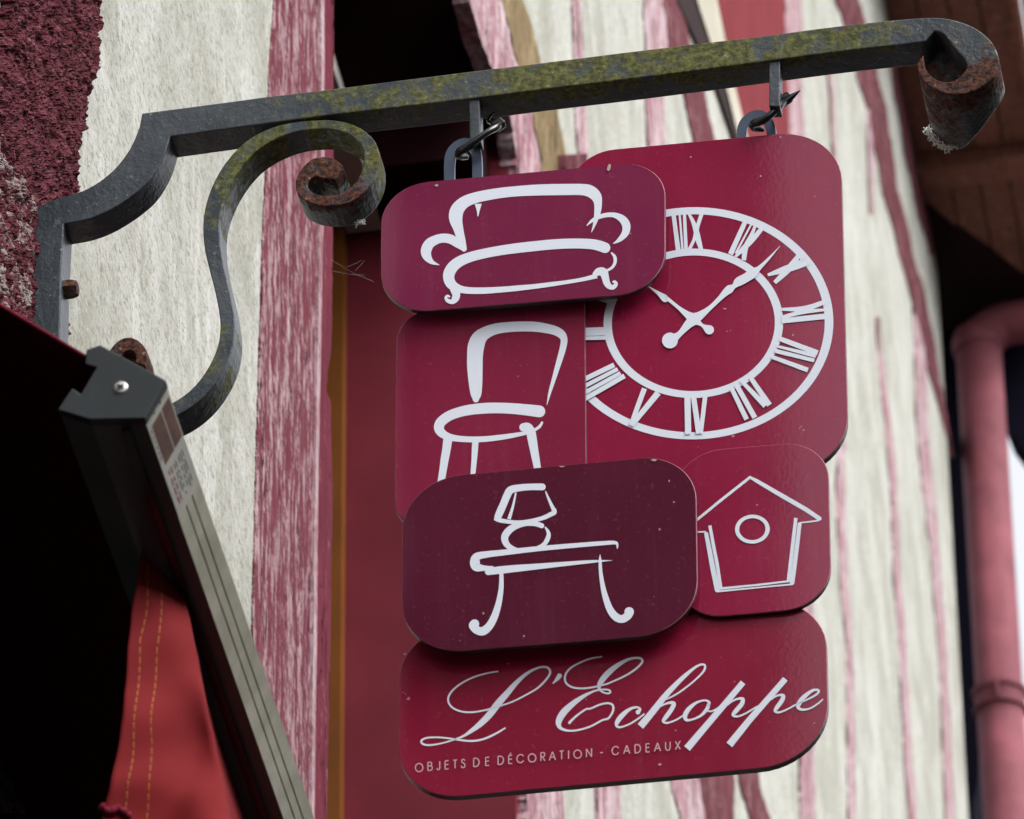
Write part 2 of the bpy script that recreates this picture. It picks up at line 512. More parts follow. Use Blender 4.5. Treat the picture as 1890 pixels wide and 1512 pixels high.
# rough dark brace at the left, flaking pale one below it
timber([(14, -10), (10, 120), (-10, 200), (-40, 330), (-40, 620), (-40, 1500)], [(190, -10), (184, 100), (170, 190), (152, 280), (147, 350), (128, 385), (124, 470), (128, 620), (120, 1500)],
       ROUGH, 0.009, 0.03, 0.007, 4, 2.5, 70, label='rough dark red timber beside the iron bracket', fz=30, fs=34, rough=True)
timber([(-60, 240), (-60, 640), (-60, 1500)], [(2, 240), (14, 300), (44, 330), (66, 372), (70, 420), (62, 480), (56, 640), (50, 1500)],
       PALE_ROUGH, 0.010, 0.04, 0.006, 4, 3, 30, label='timber with flaking pale paint', fz=30, fs=34, rough=True)
# main post beside the window and its moulded casing
timber([(509, -10), (500, 150), (494, 300), (487, 480), (481, 700), (476, 860), (473, 1000), (469, 1150), (470, 1530)],
       [(598, -10), (597, 300), (592, 600), (588, 800), (585, 1000), (580, 1530)], ROSE, 0.004, 0.02, 0.0018, 1.5, 4, 30, label='broad post with worn rose paint', fz=5, fs=30)
v, f = [], []
casing_L = [(597, -10), (596, 300), (591, 600), (587, 800), (584, 1000), (579, 1530)]
casing_R = [(617, -10), (616, 300), (613, 640), (606, 690), (603, 720), (611, 745), (614, 900), (612, 1100), (608, 1300), (604, 1530)]
timber(casing_L, casing_R, CASING, 0.006, 0.05, 0.0006, 1.2, 6, 6, name='window_casing', label='smooth rose casing with a chipped edge', fz=4, fs=10)
timber([(594, -10), (593, 300), (588, 600), (584, 800), (581, 1000), (576, 1530)], [(600, -10), (599, 300), (594, 600), (590, 800), (587, 1000), (582, 1530)],
       ROSE_FAR, 0.0085, 0.01, 0.0004, 0.5, 10, 3, name='casing_bead', fz=4, fs=10)

# inside the recess: grey ledge, orange window frame, added shade box and cover
zl = fac(700, 425, -0.05).z
pl = at(705, 420, (FP + S * (S2 - 0.04), S))
nl = (pl - FP).dot(N)
v, f = fbox(S1 - 0.3, S2 - 0.034, -REC, nl, pl.z, pl.z + 0.03)
part('grey_ledge', v, f, GREY, house)
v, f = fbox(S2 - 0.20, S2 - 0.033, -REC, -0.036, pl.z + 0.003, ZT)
part('shade_box', v, f, SHADE_RED, house)  # added near-black box: stands for the recess shade and darkens the panel below
pa, pb = at(612, 900, (FP + S * (S2 - 0.05), S)), at(635, 900, (FP + S * (S2 - 0.05), S))
v, f = fbox(S2 - 0.07, S2 - 0.034, (pa - FP).dot(N) - 0.05, (pb - FP).dot(N), 0, pl.z - 0.004)
part('window_frame', v, f, ORANGE_WOOD, house)
pc = at(760, -70, (FP + S * (S2 - 0.05), S))
v, f = fbox(S1, S2 - 0.034, -REC, -0.02, pc.z, pc.z + 0.06)
part('recess_shade_cover', v, f, DARK, house)  # unseen cover added above the view to darken the recess

zsf = fac(0, 1000).z
v, f = fbox(-3.1, 0.02, -0.1, 0.004, 0, zsf)
part('shade_board', v, f, SHADE_RED, house)  # added near-black sheet standing for the shade under the awning

# timbers of the wall beyond the window (soft with distance)
far = [
 ([(868, -10), (884, 60), (903, 110), (934, 170), (950, 250), (958, 320), (962, 420), (975, 700), (985, 1100), (975, 1460), (974, 1530)],
  [(926, -10), (946, 80), (966, 150), (986, 220), (1000, 300), (1004, 420), (1020, 700), (1035, 1100), (1040, 1460), (1046, 1530)], ROSE_FAR, 'pale pink curved post beside the dark recess', 0.012, 0.03),
 ([(928, -10), (948, 80), (968, 150), (988, 220), (1002, 300), (1006, 420)], [(966, -10), (986, 60), (1002, 120), (1030, 200), (1046, 290), (1050, 420)], BROWN_WOOD, 'bare brown timber edge', 0.007, 0.02),
 ([(1056, -10), (1062, 104), (1063, 200), (1072, 320), (1100, 1400), (1102, 1530)], [(1073, -10), (1080, 104), (1084, 200), (1092, 320), (1147, 1400), (1149, 1530)], ROSE_FAR, 'narrow upright of faded pink passing behind the sign', 0.004, 0.014),
 ([(1190, -10), (1192, 85), (1193, 190), (1200, 300), (1232, 1380), (1240, 1440), (1262, 1530)], [(1232, -10), (1234, 85), (1226, 190), (1232, 300), (1280, 1380), (1292, 1440), (1312, 1530)], ROSE_FAR, None, 0.004, 0.014),
 ([(1224, -10), (1238, 85), (1266, 175), (1290, 300), (1300, 700), (1284, 1380), (1292, 1440), (1308, 1530)], [(1256, -10), (1276, 85), (1304, 175), (1330, 300), (1345, 700), (1352, 1380), (1357, 1440), (1356, 1530)], ROSE_DARK, 'dark pink leaning brace', 0.006, 0.02),
 ([(1449, -10), (1452, 150), (1458, 300), (1476, 1390), (1478, 1530)], [(1480, -10), (1482, 150), (1488, 300), (1504, 1390), (1508, 1530)], ROSE_FAR, None, 0.004, 0.014),
 ([(1528, 100), (1533, 200), (1538, 310)], [(1537, 100), (1541, 200), (1545, 310)], ROSE_FAR, None, 0.003, 0.012),
 ([(1542, -10), (1562, 50), (1584, 140), (1606, 210), (1627, 333), (1656, 444), (1686, 560), (1708, 640), (1757, 845)], [(1586, -10), (1600, 50), (1622, 140), (1640, 210), (1656, 333), (1682, 444), (1712, 560), (1728, 640), (1752, 800), (1759, 845)], ROSE_DARK, 'long leaning brace under the eaves', 0.006, 0.02),
 ([(1636, 60), (1650, 150), (1668, 260), (1690, 370), (1718, 470)], [(1664, 60), (1676, 150), (1690, 260), (1712, 370), (1732, 470)], ROSE_DARK, None, 0.005, 0.02),
 ([(1602, 200), (1604, 300), (1606, 395)], [(1616, 200), (1614, 300), (1610, 395)], ROSE_FAR, None, 0.003, 0.012),
 ([(1618, 585), (1626, 702), (1636, 795), (1643, 887), (1647, 952), (1651, 1063), (1662, 1211), (1669, 1359), (1680, 1530)], [(1621, 585), (1636, 702), (1648, 795), (1656, 887), (1659, 952), (1664, 1063), (1675, 1211), (1682, 1359), (1695, 1530)], ROSE_FAR, None, 0.004, 0.014),
 ([(1686, 560), (1690, 665), (1693, 776), (1702, 887), (1712, 952), (1723, 1063), (1734, 1211), (1741, 1359), (1748, 1530)], [(1706, 560), (1712, 665), (1714, 776), (1722, 887), (1730, 952), (1738, 1063), (1750, 1211), (1756, 1359), (1764, 1530)], ROSE_FAR, None, 0.004, 0.014),
 ([(1552, 790), (1545, 887), (1546, 952), (1552, 1063), (1564, 1211), (1566, 1359), (1567, 1530)], [(1562, 790), (1560, 887), (1562, 952), (1567, 1063), (1576, 1211), (1580, 1359), (1582, 1530)], ROSE_FAR, None, 0.004, 0.014),
 ([(1330, 1000), (1358, 1380), (1368, 1440), (1392, 1530)], [(1362, 1000), (1396, 1380), (1404, 1440), (1428, 1530)], ROSE_DARK, None, 0.006, 0.018),
]
for L, Rr, mat, lab, pr, dp in far:
    timber(L, Rr, mat, pr, dp, 0.002, 1.9, 6, 6, label=lab, fz=5, fs=12)
    if mat is not BROWN_WOOD:
        gl = []
        L = run_on(L)
        yy = L[0][1]
        while yy < L[-1][1]:
            gl.append((lerp_x(L, yy) - 0.6 - max(0.0, 3.4 * (0.35 + noise.noise(Vector((tcount * 4.1, yy * 0.021, 1))))), yy))
            yy += 12
        gl.append((lerp_x(L, L[-1][1]) - 1, L[-1][1]))
        gr = [(lerp_x(L, y) + 6, y) for _, y in gl]
        vv, ff = ribbon(gl, gr, 0.006, -N, (FP + N * 0.0022, N))
        part('joint_gap', vv, ff, GAP, house)

# second opening high on the wall: dark gap, cream moulding, red shutter
def strip_on_facade(name, L, Rr, mat, off, deep, label=None):
    L, Rr = run_on(L, 330, 330), run_on(Rr, 330, 330)
    vv, ff = ribbon(L, Rr, deep, -N, (FP + N * off, N))
    return part(name, vv, ff, mat, house, label)
strip_on_facade('window_gap', [(1246, -10), (1292, 90), (1325, 165), (1360, 270)], [(1288, -10), (1322, 90), (1345, 165), (1375, 270)], DARK, 0.0085, 0.02)
strip_on_facade('cream_moulding', [(1284, -10), (1316, 90), (1342, 165), (1368, 270)], [(1322, -10), (1342, 90), (1358, 165), (1384, 270)], CREAM, 0.013, 0.02)
strip_on_facade('red_shutter', [(1321, -10), (1341, 90), (1357, 165), (1383, 270)], [(1447, -10), (1451, 90), (1453, 165), (1458, 270)], RED_BRIGHT, 0.009, 0.012)
vb, fb = ribbon([(1043, 286), (1043, 330)], [(1084, 283), (1084, 330)], 0.1, -N, (FP + N * 0.02, N))
part('beam_end', vb, fb, ROSE_DARK, house)

# eaves: boards running along the house, rafters, gutter
def n_at_soffit(px, py):
    p = at(px, py, (Vector((0, 0, ZT)), Z))
    return (p - FP).dot(N), s_of(p)
nE, _ = n_at_soffit(1868, 30)
print('eaves width %.2f' % nE)
SE = n_at_soffit(1790, 470)[1]
def end_s(n_):
    """where the slanted end of the eaves lies for a board this far out"""
    k = SE - 3.0
    while k < SE + 2:
        p = world(k, n_, ZT) - CAM
        z_ = p.dot(FWD)
        x_, y_ = W_PX / 2 + F_PX * p.dot(RIGHT) / z_, H_PX / 2 - F_PX * p.dot(UP) / z_
        if y_ > 372 + (x_ - 1712) * 0.72: return k
        k += 0.02
    return SE
nb = 4
for k in range(nb):
    a, b = nE * k / nb, nE * (k + 1) / nb
    c4 = [world(-3, a + 0.003, ZT), world(end_s(a), a + 0.003, ZT), world(end_s(b), b - 0.003, ZT), world(-3, b - 0.003, ZT)]
    v, f = prism([p + Z * (0.006 * (k % 2)) for p in c4], Z * 0.028)
    part('soffit_board', v, f, SOFFIT, house)
SE2 = end_s(nE)
v, f = fbox(-3, SE2 + 0.4, -0.3, nE + 0.02, ZT + 0.036, ZT + 0.06)
part('roof_deck', v, f, DARK, house)
v, f = fbox(-3, SE2 + 0.02, nE - 0.001, nE + 0.022, ZT - 0.03, ZT + 0.12)
part('fascia_board', v, f, SOFFIT, house)
for q in (0.35, 1.5, 2.6, 3.7):
    v, f = fbox(end_s(0.1) - q - 0.05, end_s(0.1) - q + 0.05, 0.006, nE - 0.006, ZT - 0.07, ZT - 0.002)
    part('rafter_tail', v, f, SOFFIT, house, bevel=0.004)
gp = []
for k in range(9):
    a = math.pi * k / 8
    gp.append((0.06 - 0.055 * math.cos(a), -0.055 * math.sin(a)))
prof = gp + [(x * 0.9 + 0.006, z * 0.9) for x, z in reversed(gp)]
poly = [world(-3, nE + 0.024 + x, ZT + 0.10 + z) for x, z in prof]
gut = thing('rain_gutter', 'grey half-round rain gutter along the outer edge of the brown eaves', 'gutter', world(SE, nE + 0.08, ZT))
v, f = prism(poly, S * (SE + 3.1))
part('gutter_trough', v, f, ZINC, gut)

# neighbouring house: dark slate-blue corner post and jetty end behind the pipe
nb_h = thing('neighbouring_house', 'dark slate-blue corner and jetty of the next house behind the drainpipe', 'house', world(SC + 0.6, 0, 0))
PN = (FP + S * (SC + 0.35), S)
def slab(name, px_poly, depth, mat):
    v, f = prism([at(x, y, PN) for x, y in px_poly], S * depth)
    return part(name, v, f, mat, nb_h)
zb = 0.0
pts = [(1742, 700), (1815, 700), (1815, 960), (1812, 1250), (1806, 1440), (1797, 1480), (1799, 1600), (1750, 1600)]
slab('corner_post', pts, 0.25, SLATE)
slab('jetty_end', [(1700, 340), (1800, 380), (1960, 470), (1960, 858), (1890, 832), (1866, 800), (1850, 760), (1816, 699), (1740, 699)], 0.12, SLATE)


# ------------------------------------------------------------------ drainpipe
pipe = thing('drainpipe', 'rose-painted round drainpipe with a swan-neck bend and collar at the house corner', 'drainpipe', world(SC + 0.05, 0.09, 0))
PP = (FP + S * (SC + 0.16), S)
top = at(1814, 640, PP)
low = Vector((top.x, top.y, 0))
rp = (at(1870, 1000, PP) - at(1784, 1000, PP)).length / 2
cx = at(1825, 952, PP)
low = Vector((cx.x, cx.y, 0)); top = Vector((cx.x, cx.y, top.z))
v, f = tube([low, top], rp, 28)
part('pipe_shaft', v, f, PIPE, pipe, smooth=True)
e1, e2 = at(1836, 560, PP), at(1900, 500, PP)
path = [Vector(p) for p in catmull([tuple(top - Z * 0.02), tuple(top + Z * 0.02), tuple(at(1829, 612, PP)), tuple(at(1850, 600, PP)), tuple(at(1885, 594, PP)), tuple(at(1925, 588, PP))], 5)]
v, f = tube(path, [rp * (1.12 if i < 6 else 0.98) for i in range(len(path))], 24)
part('pipe_bend', v, f, PIPE, pipe, smooth=True)
zc = at(1835, 1297, PP).z
ring = [(-0.042, 1.0), (-0.040, 1.14), (-0.030, 1.16), (-0.024, 1.06), (0.016, 1.06), (0.022, 1.17), (0.036, 1.17), (0.042, 1.0)]
v, f = [], []
for dz, rr in ring:
    for k in range(32):
        a = 2 * math.pi * k / 32
        v.append(Vector((cx.x + rp * rr * math.cos(a), cx.y + rp * rr * math.sin(a), zc + dz)))
for i in range(len(ring) - 1):
    for k in range(32):
        f.append((i * 32 + k, i * 32 + (k + 1) % 32, i * 32 + 32 + (k + 1) % 32, i * 32 + 32 + k))
part('pipe_collar', v, f, PIPE, pipe)
cc = cx.copy(); cc.z = zc
v, f = box_vf(cc - S * rp * 1.12, N * 0.005, S * 0.014, Z * 0.03)
part('collar_clip', v, f, PIPE, pipe, bevel=0.002)

# ------------------------------------------------------------------ house across the street (lights and is mirrored, never in frame)
opp = thing('opposite_house', 'plain rendered house across the narrow street', 'house', world(-4, 6.2, 0))
v, f = fbox(-16, 14, 6.2, 9, 0, 8.5)
part('rendered_wall', v, f, STONE, opp)

row = thing('unseen_row_house', 'tall dark timber house further back in the row, unseen, added to darken sign reflections', 'house', world(-8, -2, 0))
v, f = fbox(-13.0, -3.2, -6, 0.02, 0, 22)  # never in view; length and height set by what the sign mirrors
part('timber_wall', v, f, OLD_TIMBER, row)

# ------------------------------------------------------------------ wrought-iron bracket
br = thing('sign_bracket', 'wrought-iron sign bracket with a mossy square arm, scroll brace and rusty curled end', 'sign bracket', at(85, 620, BAR))
st = [  # outer/top edge, inner/bottom edge, depth mm, moss, rust
 ((50, 660), (110, 660), 38, 0, 0), ((52, 500), (113, 500), 38, 0, 0.1), ((56, 389), (118, 413), 38, 0, 0.1),
 ((93, 371), (163, 404), 38, 0, 0.1), ((155, 351), (207, 385), 38, 0, 0.15), ((200, 322), (252, 355), 38, 0, 0), ((233, 285), (281, 326), 38, 0, 0),
 ((254, 243), (303, 287), 38, 0, 0), ((262, 209), (314, 252), 38, 0, 0), ((400, 191), (400, 240), 38, 0, 0), ((496, 178), (496, 227), 38, 0.35, 0), ((600, 166), (600, 213), 38, 0.75, 0),
 ((740, 148), (740, 197), 38, 0.8, 0), ((875, 131), (875, 181), 38, 0.55, 0), ((1000, 116), (1000, 165), 38, 0.95, 0), ((1150, 97), (1150, 147), 38, 0.95, 0.05), ((1300, 79), (1300, 128), 38, 0.95, 0.1), ((1420, 65), (1420, 112), 38, 0.6, 0.1),
 ((1500, 54), (1500, 101), 38, 0.9, 0.15), ((1580, 44), (1580, 91), 38, 0.85, 0.2), ((1660, 36), (1666, 82), 38, 0.6, 0.3), ((1700, 33), (1708, 76), 38, 0.4, 0.4), ((1726, 32), (1724, 57), 38, 0.3, 0.3), ((1752, 35), (1738, 60), 38, 0.3, 0.3),
 ((1778, 42), (1749, 71), 38, 0.3, 0.4), ((1802, 53), (1760, 86), 38, 0.4, 0.5), ((1822, 68), (1770, 97), 38, 0.4, 0.4), ((1836, 86), (1778, 106), 39, 0.3, 0.6), ((1843, 106), (1784, 117), 41, 0.2, 0.8), ((1845, 124), (1783, 127), 46, 0.1, 1.0),
 ((1832, 145), (1776, 137), 48, 0.2, 1.0), ((1808, 162), (1766, 146), 60, 0.2, 1.0), ((1780, 173), (1752, 151), 78, 0.1, 1.0), ((1754, 174), (1736, 150), 95, 0, 1.0), ((1730, 167), (1722, 143), 99, 0, 1.0), ((1708, 153), (1710, 130), 92, 0, 1.0), ((1696, 136), (1705, 117), 78, 0, 1.0), ((1693, 116), (1704, 100), 62, 0, 1.0)]
def smooth_st(lst, n):
    flat = catmull([(a[0][0], a[0][1], a[1][0], a[1][1], a[2], a[3], a[4]) for a in lst], n)
    return [((q[0], q[1]), (q[2], q[3]), q[4], max(0, q[5]), max(0, min(1, q[6]))) for q in flat]
st = st[:2] + smooth_st(st[2:9], 5)[:-1] + st[8:22] + smooth_st(st[22:], 3)
v, f = ribbon([a[0] for a in st], [a[1] for a in st], [a[2] / 1000 for a in st], DB, BAR)
mo = [x for a in st for x in (a[3], a[3], a[3] * 0.25, a[3] * 0.6)]
ru = [x for a in st for x in (a[4] * 0.9, a[4], a[4] * 0.5, a[4] * 0.35)]
part('bracket_arm', v, f, IRON, br, attrs={'moss': mo, 'rust': ru}, bevel=0.0014)
eye = [at(x, y, BAR) for x, y in [(1698, 60), (1740, 40), (1790, 70), (1812, 118), (1792, 150), (1750, 164), (1706, 140), (1690, 100)]]
v, f = prism([p + DB * 0.040 for p in eye], DB * 0.006)
part('curl_web', v, f, IRON, br, attrs={'moss': [0] * 16, 'rust': [.6] * 16})

scr = [(626, 320, 30, 1), (614, 313, 38, 1), (598, 309, 40, 1), (582, 309, 34, 1), (567, 319, 26, 1), (557, 334, 23, 1), (558, 350, 22, 1), (571, 363, 20, 1), (594, 370, 19, 1), (624, 369, 20, 1), (650, 358, 23, .9), (672, 336, 26, .7), (684, 308, 28, .55), (684, 275, 27, .5), (668, 252, 23, .5),
       (643, 237, 19, .3), (612, 230, 17, .1), (580, 230, 16, 0), (545, 234, 18, 0), (505, 246, 22, 0), (462, 271, 26, 0), (427, 310, 29, 0), (403, 355, 30, 0), (391, 400, 30, 0), (391, 445, 30, 0), (399, 490, 28, 0), (409, 530, 27, .1), (417, 570, 27, 0), (420, 605, 27, 0), (414, 645, 27, 0), (396, 685, 27, 0),
       (369, 721, 26, .2), (335, 748, 25, 0), (298, 763, 24, 0), (260, 763, 24, .2), (228, 745, 24, .4), (209, 712, 24, .5), (205, 675, 24, .6), (218, 645, 24, .8), (240, 634, 24, 1), (260, 650, 22, 1), (258, 672, 18, 1)]
sm = catmull(scr, 3)
L_, R_ = strip_edges([(a[0], a[1], a[2]) for a in sm])
PSC = (BAR[0] + DB * 0.002, DB)
v, f = ribbon(L_, R_, 0.038, DB, PSC)
def mossy(a):
    x, y = a[0], a[1]
    return 0.9 if (560 < x < 700 and y < 330) else (0.75 if x < 520 and 230 < y < 420 and x > 385 else (0.55 if y > 600 and x > 330 else 0.1))
mo = [x for a in sm for x in (mossy(a), mossy(a), 0.9 * mossy(a), 0.7 * mossy(a))]
ru = [x for a in sm for q in [max(0, min(1, a[3]))] for x in (q, q, q * 0.4, q * 0.4)]
part('scroll_brace', v, f, IRON, br, attrs={'moss': mo, 'rust': ru}, bevel=0.0012)
for (xa, ya, xb, yb, wd) in ((875, 168, 877, 258, 19), (1430, 100, 1429, 196, 20)):
    v, f = ribbon([(xa - wd / 2, ya), (xb - wd / 2, yb)], [(xa + wd / 2, ya), (xb + wd / 2, yb)], 0.02, DB, (BAR[0] + DB * 0.003, DB))
    part('hanging_stem', v, f, IRON, br, attrs={'moss': [0] * 8, 'rust': [0] * 8}, bevel=0.001)
# bolt on the upright
c0 = at(112, 536, (BAR[0] + DB * 0.016, DB))
v, f = [], []
for i, (dx, rr) in enumerate(((0, 9), (0.004, 13.5), (0.012, 13.5), (0.018, 11), (0.019, 7))):
    for k in range(6):
        a = 2 * math.pi * k / 6 + 0.3
        v.append(c0 + UB * dx + (Z * math.cos(a) + DB * math.sin(a)) * rr * 0.00075)
for i in range(4):
    for k in range(6): f.append((i * 6 + k, i * 6 + (k + 1) % 6, i * 6 + 6 + (k + 1) % 6, i * 6 + 6 + k))
f.append(tuple(range(24, 30)))
part('bolt', v, f, IRON, br, attrs={'moss': [0] * 30, 'rust': [.8] * 30})

# ------------------------------------------------------------------ the hanging sign
sign = thing('hanging_sign', 'crimson hanging shop sign of six overlapping rounded panels with white furniture drawings and lettering', 'shop sign', sgn(1140, 1440))
def rounded(corners, radii, off, n=12):
    c = [sgn(x, y, off) for x, y in corners]
    out = []
    for i in range(4):
        p, a, b = c[i], (c[i - 1] - c[i]).normalized(), (c[(i + 1) % 4] - c[i]).normalized()
        r = radii[i]
        for k in range(n + 1):
            t = (math.pi / 2) * k / n
            out.append(p + a * r * (1 - math.sin(t)) + b * r * (1 - math.cos(t)))
    return out
EDGE = paint('worn_edge_highlight', (0.30, 0.10, 0.14), 0.5, 0.3, 0.3, 40)  # pale edge wear that also paints in the bevel highlight
def panel(corners, radii, off, thick, mat, label):
    loop = rounded(corners, radii, off)
    cen = sum(loop, Vector()) / len(loop)
    m = len(loop)
    bev = 0.0008
    ins = [p + (cen - p).normalized() * bev for p in loop]
    v = ins + [p + DS * bev for p in loop] + [p + DS * thick for p in loop]
    f = [tuple(range(m))] + [tuple(range(3 * m - 1, 2 * m - 1, -1))]
    mi = [0, 1]
    for a in (0, 1):
        for i in range(m):
            f.append((a * m + i, a * m + (i + 1) % m, (a + 1) * m + (i + 1) % m, (a + 1) * m + i))
            mi.append(2 if a == 0 else 1)
    return part('panel', v, f, [mat, CORE, EDGE], sign, label, mi=mi)
OA, OB, OC = 0.0, 0.006, 0.022
p_clock = panel([(1050, 283), (1551, 236), (1567, 868), (1052, 905)], [.048, .066, .066, .05], OA, 0.008, P_CLOCK, 'large crimson panel with the clock face')
p_name = panel([(737, 1166), (1524, 1100), (1531, 1406), (735, 1480)], [.055, .06, .068, .062], OA, 0.008, P_NAME, 'deep crimson bottom panel with the lettering')
p_chair = panel([(732, 573), (1079, 545), (1083, 950), (727, 985)], [.04, .012, .03, .04], OB, 0.0055, P_CHAIR, 'raspberry panel with the chair drawing')
p_bird = panel([(1240, 836), (1528, 812), (1535, 1120), (1252, 1144)], [.052, .045, .048, .045], OB, 0.0055, P_CLOCK, 'small crimson panel with the birdhouse drawing')
p_sofa = panel([(703, 343), (1228, 295), (1228, 538), (703, 581)], [.05, .046, .05, .052], OC, 0.006, P_SOFA, 'plum panel with the sofa drawing')
p_table = panel([(743, 886), (1284, 836), (1289, 1166), (741, 1210)], [.06, .055, .06, .062], OC, 0.006, P_TABLE, 'dark maroon panel with the table and lamp drawing')
for x, y in ((800, 420), (1130, 480), (830, 970), (1200, 1090), (830, 1120), (1200, 920)):
    a = sgn(x, y, OC - 0.006)
    v, f = tube([a, a + DS * 0.0165], 0.009, 12)
    part('spacer', v, f, CORE, sign)

class Draw:
    """white vinyl strokes laid on a panel; points in a cut-out's own pixels"""
    def __init__(s, ox, oy, sc, off):
        s.o, s.sc, s.off, s.v, s.f, s.n = (ox, oy), sc, off, [], [], 0
    def P(s, x, y, lift):
        return sgn(s.o[0] + x / s.sc, s.o[1] + y / s.sc, s.off + 0.0003 + lift)
    def disc(s, x, y, r, lift):
        b = len(s.v)
        for k in range(18):
            a = 2 * math.pi * k / 18
            s.v.append(s.P(x + r * math.cos(a), y + r * math.sin(a), lift))
        s.f.append(tuple(range(b, b + 18)))
    def stroke(s, pts, smooth=True, caps=''):
        s.n += 1
        lift = s.n * 0.00003
        q = catmull(pts, 6) if smooth and len(pts) > 2 else pts
        q = [(a, b, max(0.5, c)) for a, b, c in q]
        L, Rr = strip_edges(q)
        b = len(s.v)
        for l, r in zip(L, Rr):
            s.v += [s.P(*l, lift), s.P(*r, lift)]
        for i in range(len(q) - 1):
            s.f.append((b + 2 * i, b + 2 * i + 1, b + 2 * i + 3, b + 2 * i + 2))
        if 'a' in caps: s.disc(q[0][0], q[0][1], q[0][2] / 2, lift + 0.000012)
        if 'b' in caps: s.disc(q[-1][0], q[-1][1], q[-1][2] / 2, lift + 0.000012)
    def ring(s, x, y, r0, r1, ratio, rot=0.0, n=120):
        s.n += 1
        lift = s.n * 0.00003
        b = len(s.v)
        for k in range(n):
            a = 2 * math.pi * k / n
            for r in (r0, r1):
                ex, ey = r * math.cos(a), r * ratio * math.sin(a)
                s.v.append(s.P(x + ex * math.cos(rot) - ey * math.sin(rot), y + ex * math.sin(rot) + ey * math.cos(rot), lift))
        for k in range(n):
            k2 = (k + 1) % n
            s.f.append((b + 2 * k, b + 2 * k + 1, b + 2 * k2 + 1, b + 2 * k2))
    def done(s, name, parent, mat=None, label=None):
        return part(name, s.v, s.f, mat or VINYL, parent, label, fix=False)

# sofa
d = Draw(690, 280, 3.375, OC)
d.stroke([(562, 606, 34), (548, 560, 48), (526, 480, 62), (510, 415, 84), (520, 362, 84), (560, 318, 74), (620, 291, 68), (700, 272, 66), (800, 256, 64), (900, 246, 64), (1000, 240, 68), (1100, 237, 70), (1200, 236, 70), (1290, 236, 70), (1345, 246, 74), (1383, 277, 68), (1396, 320, 50), (1394, 370, 42), (1384, 420, 28), (1370, 465, 15), (1355, 503, 2)], caps='a')
d.stroke([(650, 325, 44), (650, 368, 18), (648, 403, 5)])
d.stroke([(408, 706, 3), (362, 688, 28), (333, 655, 54), (325, 618, 66), (345, 575, 64), (385, 550, 58), (430, 539, 56), (480, 546, 58), (522, 574, 50), (560, 605, 30)], caps='b')
d.stroke([(1325, 462, 3), (1360, 430, 20), (1400, 408, 26), (1450, 395, 28), (1500, 396, 32), (1545, 418, 46), (1571, 455, 52), (1569, 500, 46), (1545, 535, 34), (1515, 560, 18), (1490, 573, 3)])
d.stroke([(1440, 599, 66), (1380, 580, 64), (1300, 573, 62), (1200, 573, 62), (1100, 579, 62), (1000, 589, 62), (900, 600, 62), (800, 614, 60), (700, 632, 60), (600, 657, 62), (528, 688, 66), (485, 727, 70), (466, 775, 70), (480, 822, 64), (520, 850, 50), (580, 864, 42), (680, 866, 40), (800, 859, 36), (900, 850, 34), (1000, 840, 30), (1100, 827, 28), (1200, 813, 24), (1300, 796, 24), (1390, 774, 30)], caps='a')
d.stroke([(1380, 762, 34), (1402, 748, 50), (1430, 752, 54), (1442, 785, 46), (1450, 815, 42), (1466, 838, 36), (1490, 845, 28), (1508, 826, 24), (1500, 810, 16), (1486, 814, 8)], caps='a')
d.stroke([(1478, 628, 8), (1500, 655, 20), (1502, 690, 20), (1484, 722, 16), (1450, 742, 16)])
d.stroke([(502, 850, 60), (513, 890, 50), (506, 918, 44), (486, 935, 30), (460, 928, 24), (449, 910, 18), (460, 898, 14), (474, 906, 10)])
d.done('sofa_drawing', p_sofa)
# chair
d = Draw(720, 570, 4.5816, OB)
d.stroke([(725, 765, 54), (726, 720, 92), (722, 620, 116), (717, 500, 130), (718, 400, 133), (726, 320, 138), (752, 252, 128), (802, 207, 106), (880, 174, 92), (980, 157, 86), (1100, 150, 84), (1220, 152, 84), (1320, 166, 80), (1400, 187, 76), (1450, 218, 70), (1471, 262, 58), (1462, 330, 54), (1440, 410, 50), (1410, 510, 42), (1380, 610, 33), (1350, 710, 24), (1325, 815, 3)], caps='a')
d.stroke([(1262, 868, 100), (1180, 858, 96), (1080, 848, 92), (980, 841, 90), (880, 839, 90), (780, 843, 90), (680, 854, 88), (590, 873, 85), (500, 906, 84), (432, 956, 84), (413, 1006, 84), (436, 1050, 74), (490, 1081, 60), (570, 1098, 52), (680, 1105, 50), (800, 1102, 48), (900, 1092, 46), (1000, 1078, 42), (1100, 1060, 34), (1160, 1047, 30), (1220, 1025, 26), (1265, 995, 24), (1288, 955, 18)], caps='a')
d.stroke([(1128, 1003, 70), (1160, 1006, 84), (1188, 1040, 80), (1201, 1100, 78), (1215, 1180, 72), (1230, 1260, 66), (1250, 1370, 58)], caps='a')
d.stroke([(490, 1090, 78), (478, 1180, 72), (462, 1270, 68), (450, 1350, 64), (430, 1470, 60)])
d.stroke([(722, 1115, 55), (716, 1200, 52), (710, 1290, 46), (698, 1420, 40)])
d.done('chair_drawing', p_chair)
